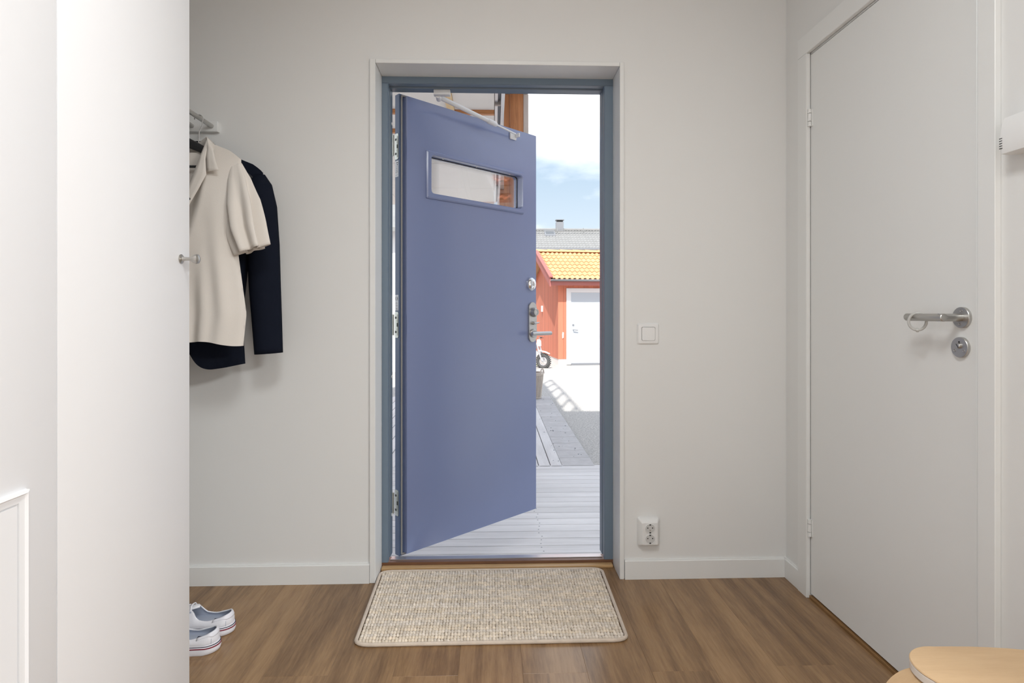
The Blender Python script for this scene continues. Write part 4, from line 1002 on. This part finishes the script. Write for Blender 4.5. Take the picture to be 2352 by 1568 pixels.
obj('floor_board', lb_(-2.3, 0.27, 0.72, 5.85, SZ+0.21, SZ+0.30), M['greywood'], bc, smooth=False)
PY = 2.20
obj('post_board', lb_(0.081, 0.126, PY+0.01, PY+0.05, DZ+0.001, SZ+0.20), M['pine'], bc, smooth=False)
obj('post_board', lb_(0.1275, 0.2315, PY, PY+0.045, DZ+0.001, SZ+0.20), M['pine'], bc, smooth=False)
obj('post_board', lb_(0.2335, 0.2725, PY+0.008, PY+0.05, DZ+0.001, SZ+0.20), M['greywood'], bc, smooth=False)
obj('post_board', lb_(0.081, 0.2725, 5.70, 5.80, DZ-0.02, SZ+0.20), M['pine'], bc, smooth=False)
obj('post_board', lb_(-2.28, -2.18, 5.70, 5.80, DZ-0.02, SZ+0.20), M['pine'], bc, smooth=False)
obj('post_board', lb_(-2.28, -2.18, PY, PY+0.1, DZ+0.001, SZ+0.20), M['pine'], bc, smooth=False)
obj('rail', lb_(0.25, 0.29, 0.72, 5.85, 4.02, 4.08), M['outwhite'], bc, smooth=False)
obj('rail', lb_(0.25, 0.285, 0.72, 5.85, 2.945, 2.985), M['outwhite'], bc, smooth=False)
first = None
for i in range(8):
    y = 5.81-i*0.70
    if first is None: first = obj('rail_post', bbox(0.25, 0.285, -0.02, 0.02, SZ+0.30, 4.02), M['outwhite'], bc, smooth=False); first.location = (0, y-BY, 0)
    else: share(first, 'rail_post', bc, (0, y-BY, 0))

# ------------------------------------------------------------------ red garage
gr = thing('garage', 'red timber garage with orange tiled roof and white door', 'garage', (1.862, 14.08, -0.515), R(5.5))
GW, GD = 5.0, 4.4; TAN = 0.40; ZE = 2.50
CB, CT = 0.185, 2.46
def share_or(first, name, bmf, m, parent, loc):
    if first is None:
        o = obj(name, bmf(), m, parent, smooth=False); o.location = loc; return o
    return share(first, name, parent, loc)
obj('core', bbox(0.03, GW-0.03, 0.03, GD-0.03, 0, CT), M['red'], gr, smooth=False)
obj('plinth', bbox(0.012, GW, 0.012, GD, 0.0, CB+0.02), M['render'], gr, smooth=False)
fA = fB = None; x = 0.0; i = 0
while x < GW-0.1:
    if x+0.15 > 0.24 and x < 1.56:
        z0 = 2.235
        fB = share_or(fB, 'board', lambda: bbox(0, 0.146, 0, 0.02, 2.235, CT), M['red'], gr, (x, 0, 0))
    else:
        fA = share_or(fA, 'board', lambda: bbox(0, 0.146, 0, 0.02, CB, CT), M['red'], gr, (x, 0, 0))
    x += 0.15; i += 1
obj('board', bbox(0.15, 0.238, 0.0, 0.02, CB, 2.235), M['red'], gr, smooth=False)
y = 0.02
while y < GD-0.05:
    zt = CT+TAN*min(y+0.07, GD-y-0.07)-0.02
    obj('board', bbox(0, 0.02, y, y+0.145, CB, zt+0.02), M['red'], gr, smooth=False); y += 0.15
# gable triangle core
bm = bmesh.new(); prism(bm, [(0.02,CT),(GD-0.02,CT),(GD/2,CT+TAN*GD/2-0.05)], lambda a,b:(0.021,a,b), lambda a,b:(GW-0.02,a,b)); obj('gable_core', bm, M['red'], gr, smooth=False)
# door
obj('door_casing', bbox(0.24, 0.375, -0.022, 0.02, 0.03, 2.235), M['outwhite'], gr, smooth=False)
obj('door_casing', bbox(1.425, 1.56, -0.022, 0.02, 0.03, 2.235), M['outwhite'], gr, smooth=False)
obj('door_casing', bbox(0.376, 1.424, -0.022, 0.02, 2.112, 2.235), M['outwhite'], gr, smooth=False)
M['garagedoor'] = mat('garage_door', (0.52, 0.56, 0.61, 1), 0.5)
gd = obj('door_leaf', bbox(0.378, 1.422, 0.000, 0.028, 0.06, 2.110), M['garagedoor'], gr, smooth=False)
for z in (0.40, 0.74, 1.08, 1.42, 1.76): obj('groove', bbox(0.40, 1.40, -0.0015, 0.0002, z, z+0.006), M['outwhite'], gd, smooth=False)
obj('door_sill', bbox(0.376, 1.424, -0.03, 0.03, 0.002, 0.058), M['greymetal'], gr, smooth=False)
bm = bmesh.new(); cyl(bm, (0.445, 0, 1.03), (0.445, -0.05, 1.03), 0.012); tube(bm, [(0.44,-0.05,1.03),(0.57,-0.05,1.02)], 0.012, 10); obj('door_handle', bm, M['greymetal'], gd)
bm = bmesh.new(); lathe(bm, [(0.028,0),(0.028,0.012),(0,0.012)], (0.445, 0, 1.17), (0,-1,0), 16); obj('lock', bm, M['greymetal'], gd)
bm = bmesh.new(); prism(bm, [(0.12,0.78),(0.155,0.80),(0.165,0.95),(0.13,0.97),(0.115,0.90)], lambda a,b:(a,-0.02,b), lambda a,b:(a,-0.001,b)); obj('wall_bracket', bm, M['outwhite'], gr, smooth=False)
obj('wall_lamp', bbox(-0.05, -0.001, 2.4, 2.5, 1.55, 1.75), M['outwhite'], gr, smooth=False)
# roof decks, eaves, verge
OH = 0.33; XO = -0.30
def roofpt(y): return ZE+TAN*(y+OH)
RYg = GD/2
bm = bmesh.new(); prism(bm, [(-OH, ZE-0.04),(RYg, roofpt(RYg)-0.04),(RYg, roofpt(RYg)-0.09),(-OH, ZE-0.09)], lambda a,b:(XO+0.02,a,b), lambda a,b:(GW+0.3,a,b)); obj('roof_deck', bm, M['redtrim'], gr, smooth=False)
bm = bmesh.new(); prism(bm, [(GD+OH, ZE-0.04),(RYg, roofpt(RYg)-0.04),(RYg, roofpt(RYg)+0.0),(GD+OH, ZE+0.0)], lambda a,b:(XO+0.02,a,b), lambda a,b:(GW+0.3,a,b)); obj('roof_deck', bm, M['tile'], gr, smooth=False)
for s in (0, 1):
    bm = bmesh.new()
    f = (lambda y: y) if s == 0 else (lambda y: GD-y)
    prism(bm, [(f(-OH-0.02), ZE-0.23),(f(-OH-0.02), ZE+0.015),(f(RYg), roofpt(RYg)+0.03),(f(RYg), roofpt(RYg)-0.20)], lambda a,b:(XO-0.02,a,b), lambda a,b:(XO+0.015,a,b)); obj('verge_board', bm, M['redtrim'], gr, smooth=False)
    bm = bmesh.new()
    prism(bm, [(f(-OH-0.05), ZE+0.02),(f(-OH-0.05), ZE+0.06),(f(RYg), roofpt(RYg)+0.08),(f(RYg), roofpt(RYg)+0.035)], lambda a,b:(XO-0.04,a,b), lambda a,b:(XO+0.07,a,b)); obj('verge_cap', bm, M['redtrim'], gr, smooth=False)
obj('fascia', bbox(XO+0.02, GW+0.3, -OH-0.005, -OH+0.02, ZE-0.20, ZE-0.035), M['redtrim'], gr, smooth=False)
obj('soffit', bbox(XO+0.02, GW+0.3, -OH+0.02, 0.0, ZE-0.13, ZE-0.115), M['redtrim'], gr, smooth=False)
bm = bmesh.new(); rr_ = []
for x in (XO+0.0, GW+0.3): rr_.append([(x, -OH-0.06+0.05*math.cos(a), ZE-0.03+0.05*math.sin(a)) for a in [math.pi+math.pi*j/8 for j in range(9)]])
loft(bm, rr_, closed=False); o = obj('gutter', bm, M['greymetal'], gr); md = o.modifiers.new('thickness', 'SOLIDIFY'); md.thickness = 0.006
# tiles on the near slope
def tile_bm(wd=0.30, ln=0.375, waves=2, n=14, amp=0.022):
    bm = bmesh.new(); A = []; B = []; C_ = []
    for i in range(n+1):
        x = wd*i/n; z = amp*math.sin(2*math.pi*waves*i/n)
        A.append(bm.verts.new((x, 0, z+0.030))); B.append(bm.verts.new((x, ln, z))); C_.append(bm.verts.new((x, 0, z+0.008)))
    for i in range(n): bm.faces.new((A[i],A[i+1],B[i+1],B[i])); bm.faces.new((C_[i],C_[i+1],A[i+1],A[i]))
    return bm
sl_ = math.atan(TAN); first = None; sl_len = (RYg+OH)/math.cos(sl_); nr_ = 8; step = (sl_len-0.03)/nr_
for r in range(nr_):
    for c in range(18):
        x = XO+0.07+c*0.298; t_ = r*step-0.03; y = -OH+t_*math.cos(sl_); z = ZE+t_*math.sin(sl_)-0.012
        if first is None: first = obj('roof_tile', tile_bm(), M['tile'], gr); first.location = (x, y, z); first.rotation_euler = (sl_, 0, 0)
        else: share(first, 'roof_tile', gr, (x, y, z), (sl_, 0, 0))
first = None
for c in range(13):
    if first is None:
        b2 = bmesh.new(); rg = []
        for x, r_ in ((0, 0.115), (0.02, 0.118), (0.40, 0.100), (0.44, 0.100)): rg.append([(x, r_*math.cos(a), r_*0.75*math.sin(a)) for a in [math.pi*j/8 for j in range(9)]])
        loft(b2, rg, closed=False); first = obj('ridge_tile', b2, M['tile'], gr); first.location = (XO-0.02, RYg, roofpt(RYg)+0.0)
    else: share(first, 'ridge_tile', gr, (XO-0.02+c*0.42, RYg, roofpt(RYg)+0.0))

# ------------------------------------------------------------------ grey roofed house beyond
gh = thing('house', 'house with pale grey tiled roof and square chimney behind the garage', 'house', (0, 35.0, -0.5))
HX0, HX1 = -3.0, 15.0; HE = 5.72; HT = 0.52; HD = 3.05
obj('wall', bbox(HX0+0.3, HX1-0.3, 0.4, 7.0, 0, HE-0.1), M['render'], gh, smooth=False)
bm = bmesh.new(); per = 0.21; nper = int((HX1-HX0)/per); rows = 9
for r in range(rows):
    y0 = HD*r/rows; y1_ = HD*(r+1)/rows; A = []; B = []; C_ = []
    for i in range(nper*6+1):
        x = HX0+per*i/6; z = 0.020*math.sin(2*math.pi*i/6)
        A.append(bm.verts.new((x, y0-0.02, HE+HT*y0+z+0.045))); B.append(bm.verts.new((x, y1_, HE+HT*y1_+z+0.01))); C_.append(bm.verts.new((x, y0-0.02, HE+HT*y0+z)))
    for i in range(nper*6): bm.faces.new((A[i],A[i+1],B[i+1],B[i])); bm.faces.new((C_[i],C_[i+1],A[i+1],A[i]))
o = obj('roof_tiles', bm, M['greytile'], gh); o['kind'] = 'stuff'
bm = bmesh.new(); prism(bm, [(0,HE-0.03),(HD,HE+HT*HD-0.03),(2*HD,HE-0.03)], lambda a,b:(HX0,a,b), lambda a,b:(HX1,a,b)); obj('roof_core', bm, M['greytile'], gh, smooth=False)
bm = bmesh.new(); tube(bm, [(HX0, HD, HE+HT*HD+0.05), (HX1, HD, HE+HT*HD+0.05)], 0.10, 10); obj('ridge', bm, M['greytile'], gh)
obj('gutter', bbox(HX0, HX1, -0.14, -0.02, HE-0.11, HE+0.0), M['greymetal'], gh, smooth=False)
obj('fascia', bbox(HX0, HX1, -0.02, 0.4, HE-0.32, HE-0.11), M['greywood'], gh, smooth=False)
CX = 4.70
ch_ = obj('chimney', bbox(CX-0.26, CX+0.26, HD-0.26, HD+0.26, HE+HT*HD-0.3, HE+HT*HD+0.58), M['greymetal'], gh, smooth=False)
obj('chimney_cap', bbox(CX-0.30, CX+0.30, HD-0.30, HD+0.30, HE+HT*HD+0.70, HE+HT*HD+0.75), M['greymetal'], ch_, smooth=False)
obj('chimney_throat', bbox(CX-0.21, CX+0.21, HD-0.21, HD+0.21, HE+HT*HD+0.581, HE+HT*HD+0.699), M['dark'], ch_, smooth=False)
sk_ = thing_ = bmesh.new(); t0, t1 = 1.95, 2.85
prism(sk_, [(t0, HE+HT*t0+0.03),(t1, HE+HT*t1+0.03),(t1, HE+HT*t1+0.15),(t0, HE+HT*t0+0.12)], lambda a,b:(CX-1.15,a,b), lambda a,b:(CX-0.40,a,b)); rw = obj('roof_window', sk_, M['greymetal'], gh, smooth=False)
sk_ = bmesh.new(); prism(sk_, [(t0+0.12, HE+HT*(t0+0.12)+0.126),(t1-0.35, HE+HT*(t1-0.35)+0.145),(t1-0.35, HE+HT*(t1-0.35)+0.160),(t0+0.12, HE+HT*(t0+0.12)+0.140)], lambda a,b:(CX-1.05,a,b), lambda a,b:(CX-0.50,a,b)); obj('pane', sk_, M['greyglass'], rw, smooth=False)
for z_off, yy in ((0.26, 2.25), (0.20, 2.65)):
    bm = bmesh.new(); tube(bm, [(HX0+0.4, yy, HE+HT*yy+z_off), (HX1-0.4, yy, HE+HT*yy+z_off)], 0.022, 6); obj('snow_rail', bm, M['greytile'], gh)
for x in (CX-1.75, CX-0.1, CX+1.6, CX+3.3, CX+5): obj('rail_bracket', bbox(x-0.03, x+0.03, 1.7, 2.7, HE+HT*1.7-0.02, HE+HT*2.4+0.25), M['greytile'], gh, smooth=False) if False else None
for x in (CX-2.1, CX-0.25, CX+1.6, CX+3.4):
    bm = bmesh.new(); tube(bm, [(x, 1.75, HE+HT*1.75+0.03), (x, 2.3, HE+HT*2.3+0.08), (x, 2.4, HE+HT*2.4+0.42)], 0.03, 6); obj('rail_bracket', bm, M['greytile'], gh)

# ------------------------------------------------------------------ neighbours either side (glimpsed in the glass and the hinge gap)
nb = thing('annex', 'white rendered annex with a red tiled roof along the yard', 'annex', (8.2, 0, -0.3))
M['tile2'] = mat('red_roof_tile', (0.62, 0.20, 0.11, 1), 0.75, var=0.08, vscale=9, rnd=0.10)
obj('wall', bbox(0, 2.4, -3.4, 1.9, 0, 3.8), M['render'], nb, smooth=False)
first = None
def tiled_slope(x0, z0, run, rise, y0, y1, rows):
    global first
    a_ = math.atan2(rise, run)
    bm = bmesh.new(); prism(bm, [(x0,z0),(x0+run,z0+rise),(x0+run,z0+rise-0.05),(x0,z0-0.05)], lambda a,b:(a,y0,b), lambda a,b:(a,y1,b)); obj('roof_deck', bm, M['redtrim'], nb, smooth=False)
    st_ = math.hypot(run, rise)/rows
    for r in range(rows):
        for c in range(int((y1-y0)/0.298)):
            t_ = r*st_-0.02; rot = Matrix.Rotation(R(-90), 4, 'Z') @ Matrix.Rotation(a_, 4, 'X')
            if first is None: first = obj('roof_tile', tile_bm(), M['tile2'], nb); o = first
            else: o = share(first, 'roof_tile', nb)
            o.location = (x0+t_*math.cos(a_), y1-c*0.298, z0+t_*math.sin(a_)+0.012); o.rotation_euler = rot.to_euler()
tiled_slope(-0.35, 3.80, 1.55, 0.60, -3.6, 2.1, 4)
tiled_slope(-0.55, 3.42, 0.55, 0.24, -3.6, 2.1, 1)
bm = bmesh.new(); prism(bm, [(2.75,3.80),(1.2,4.40),(1.2,4.34),(2.75,3.74)], lambda a,b:(a,-3.6,b), lambda a,b:(a,2.1,b)); obj('roof_deck', bm, M['tile2'], nb, smooth=False)
rs_ = thing('red_house', 'red board house with white corner trim beyond the boardwalk', 'house', (-7.0, 12.0, -0.5))
obj('wall', bbox(0, 4.55, 0, 5, 0, 3.6), M['red'], rs_, smooth=False)
obj('corner_trim', bbox(4.45, 4.58, -0.03, 0.10, 0, 3.6), M['outwhite'], rs_, smooth=False)
bm = bmesh.new(); prism(bm, [(-0.4,3.5),(2.5,4.9),(5.4,3.5),(5.4,3.6),(2.5,5.02),(-0.4,3.6)], lambda a,b:(-0.4,a,b), lambda a,b:(4.95,a,b)); obj('roof', bm, M['greytile'], rs_, smooth=False)

# ------------------------------------------------------------------ basket
bk = thing('basket', 'tall wicker basket with loop handles at the end of the slabs', 'basket', (0.595, 6.08, DZ+0.0005))
bm = bmesh.new(); nst = 40
def brad(z): return lerp(0.098, 0.135, z/0.37)
for i in range(nst):
    a = 2*math.pi*i/nst; tube(bm, [((brad(z))*math.cos(a), (brad(z))*math.sin(a), z) for z in (0.005, 0.12, 0.25, 0.365)], 0.0068, 6)
obj('stakes', bm, M['wicker'], bk)
bm = bmesh.new(); lathe(bm, [(0.0,0.001),(0.094,0.001),(0.131,0.365),(0.126,0.365),(0.090,0.008),(0,0.008)], (0,0,0), (0,0,1), 36); obj('body', bm, M['wicker'], bk)
for z, rr2 in ((0.012, 0.010), (0.352, 0.008), (0.372, 0.011)):
    bm = bmesh.new(); tube(bm, [(brad(z)*math.cos(2*math.pi*i/36), brad(z)*math.sin(2*math.pi*i/36), z) for i in range(36)], rr2, 8, closed=True); obj('rim', bm, M['wicker'], bk)
for a0 in (-35, 145):
    bm = bmesh.new(); c0 = Vector((math.cos(R(a0)), math.sin(R(a0)), 0)); tg = Vector((-c0.y, c0.x, 0)); pts = []
    for i in range(11):
        t = math.pi*i/10; pts.append(c0*0.136+tg*0.045*math.cos(t)+Vector((0,0,0.365+0.075*math.sin(t))))
    tube(bm, pts, 0.0095, 8); obj('handle', bm, M['wicker'], bk)

# ------------------------------------------------------------------ small dirt bike
bike = thing('motorbike', 'small grey dirt bike parked beside the red garage', 'motorbike', (0.92, 13.35, -0.515), R(-32))
def wheel(cx_, r_, nm):
    bm = bmesh.new(); rt = 0.052
    tube(bm, [(cx_+(r_-rt)*math.cos(2*math.pi*i/36), 0, r_+(r_-rt)*math.sin(2*math.pi*i/36)) for i in range(36)], rt*0.82, 10, closed=True)
    for i in range(26):
        a = 2*math.pi*i/26; c = Vector((cx_+(r_-0.006)*math.cos(a), 0, r_+(r_-0.006)*math.sin(a))); d = Vector((math.cos(a), 0, math.sin(a))); tg = Vector((-d.z, 0, d.x))
        for y in (-0.028, 0.028):
            vs_ = [bm.verts.new(c+tg*sx*0.014+Vector((0, y+sy*0.018, 0))+d*sd_*0.010) for sx, sy, sd_ in ((-1,-1,-1),(1,-1,-1),(1,1,-1),(-1,1,-1),(-1,-1,1),(1,-1,1),(1,1,1),(-1,1,1))]
            for f in ((3,2,1,0),(4,5,6,7),(0,1,5,4),(1,2,6,5),(2,3,7,6),(3,0,4,7)): bm.faces.new([vs_[j] for j in f])
    t = obj('tyre', bm, M['tyre'], bike, angle=40)
    bm = bmesh.new(); tube(bm, [(cx_+(r_-0.10)*math.cos(2*math.pi*i/30), 0, r_+(r_-0.10)*math.sin(2*math.pi*i/30)) for i in range(30)], 0.012, 8, closed=True)
    cyl(bm, (cx_,-0.05,r_), (cx_,0.05,r_), 0.026, n=12)
    for i in range(14):
        a = 2*math.pi*i/14; tube(bm, [(cx_, 0.03*(-1)**i, r_), (cx_+(r_-0.1)*math.cos(a), 0, r_+(r_-0.1)*math.sin(a))], 0.004, 5)
    obj('rim', bm, M['alu'], t)
wheel(0.50, 0.215, 'front'); wheel(-0.42, 0.20, 'rear')
for s in (-1, 1):
    bm = bmesh.new(); tube(bm, [(0.50, s*0.07, 0.215), (0.39, s*0.07, 0.50), (0.33, s*0.07, 0.70)], [0.026,0.024,0.019], 10); obj('fork', bm, M['alu'], bike)
bm = bmesh.new(); tube(bm, [(0.26,-0.36,0.83),(0.28,-0.20,0.84),(0.32,-0.09,0.75),(0.32,0.09,0.75),(0.28,0.20,0.84),(0.26,0.36,0.83)], 0.011, 8); hb_ = obj('handlebar', bm, M['greymetal'], bike)
for s in (-1, 1):
    bm = bmesh.new(); tube(bm, [(0.268,s*0.24,0.838),(0.26,s*0.37,0.83)], 0.017, 10); obj('grip', bm, M['black'], hb_)
    bm = bmesh.new(); tube(bm, [(0.285,s*0.22,0.845),(0.34,s*0.25,0.835),(0.33,s*0.36,0.825)], 0.006, 6); obj('brake_lever', bm, M['black'], hb_)
bm = bmesh.new(); rg = []
for x, z, wv, h in ((0.34,0.52,0.05,0.01),(0.44,0.50,0.06,0.012),(0.58,0.475,0.055,0.012),(0.70,0.43,0.03,0.008)): rg.append([(x, wv*math.cos(a), z+h*math.sin(a)+0.02*math.cos(a)**2*-1) for a in [2*math.pi*j/12 for j in range(12)]])
loft(bm, rg); obj('front_fender', bm, M['bikegrey'], bike)
bm = bmesh.new(); rg = []
for x, z, wv, h in ((0.30,0.62,0.07,0.07),(0.20,0.62,0.10,0.10),(0.05,0.60,0.10,0.08),(-0.05,0.57,0.07,0.05),(-0.30,0.58,0.08,0.035),(-0.50,0.63,0.06,0.025),(-0.66,0.67,0.03,0.012)): rg.append([(x, wv*math.cos(a), z+h*math.sin(a)) for a in [2*math.pi*j/14 for j in range(14)]])
loft(bm, rg); obj('tank_and_seat', bm, M['bikegrey'], bike)
bm = bmesh.new(); prism(bm, [(0.33,0.66),(0.40,0.62),(0.39,0.76),(0.35,0.80)], lambda a,b:(a,-0.08,b), lambda a,b:(a,0.08,b)); obj('number_plate', bm, M['outwhite'], bike, smooth=False)
obj('engine', bbox(-0.10, 0.18, -0.08, 0.08, 0.20, 0.46, 0.03, 2), M['greymetal'], bike)
bm = bmesh.new(); tube(bm, [(0.30,0,0.64),(0.22,0,0.36),(0.05,0,0.18),(-0.12,0,0.22),(-0.10,0,0.5),(0.28,0,0.62)], 0.022, 8); tube(bm, [(-0.12,-0.06,0.24),(-0.42,-0.07,0.20)], 0.02, 8); tube(bm, [(-0.12,0.06,0.24),(-0.42,0.07,0.20)], 0.02, 8); obj('frame', bm, M['redtrim'], bike)
bm = bmesh.new(); tube(bm, [(0.14,-0.09,0.40),(0.16,-0.11,0.28),(-0.05,-0.12,0.32),(-0.25,-0.12,0.46),(-0.52,-0.12,0.54)], [0.018,0.018,0.02,0.035,0.035], 10); obj('exhaust', bm, M['alu'], bike)
# weeds by the bike
wdp = thing('weeds', 'tuft of green weeds beside the dirt bike wheel', 'weeds', (1.02, 12.75, -0.505))
rr3 = random.Random(5)
for i in range(26):
    bm = bmesh.new(); a = rr3.uniform(0, 6.28); l = rr3.uniform(0.10, 0.22); d = Vector((math.cos(a), math.sin(a), 0)); s = Vector((-d.y, d.x, 0)); b0 = d*rr3.uniform(0, 0.06)
    rg = []
    for t, wv in ((0,0.006),(0.4,0.014),(0.8,0.009),(1,0.001)): p = b0+d*l*0.6*t*t+Vector((0,0,l*(t-0.25*t*t))); rg.append([tuple(p-s*wv), tuple(p+Vector((0,0,0.002))), tuple(p+s*wv), tuple(p-Vector((0,0,0.002)))])
    loft(bm, rg); obj('blade', bm, M['green'], wdp)
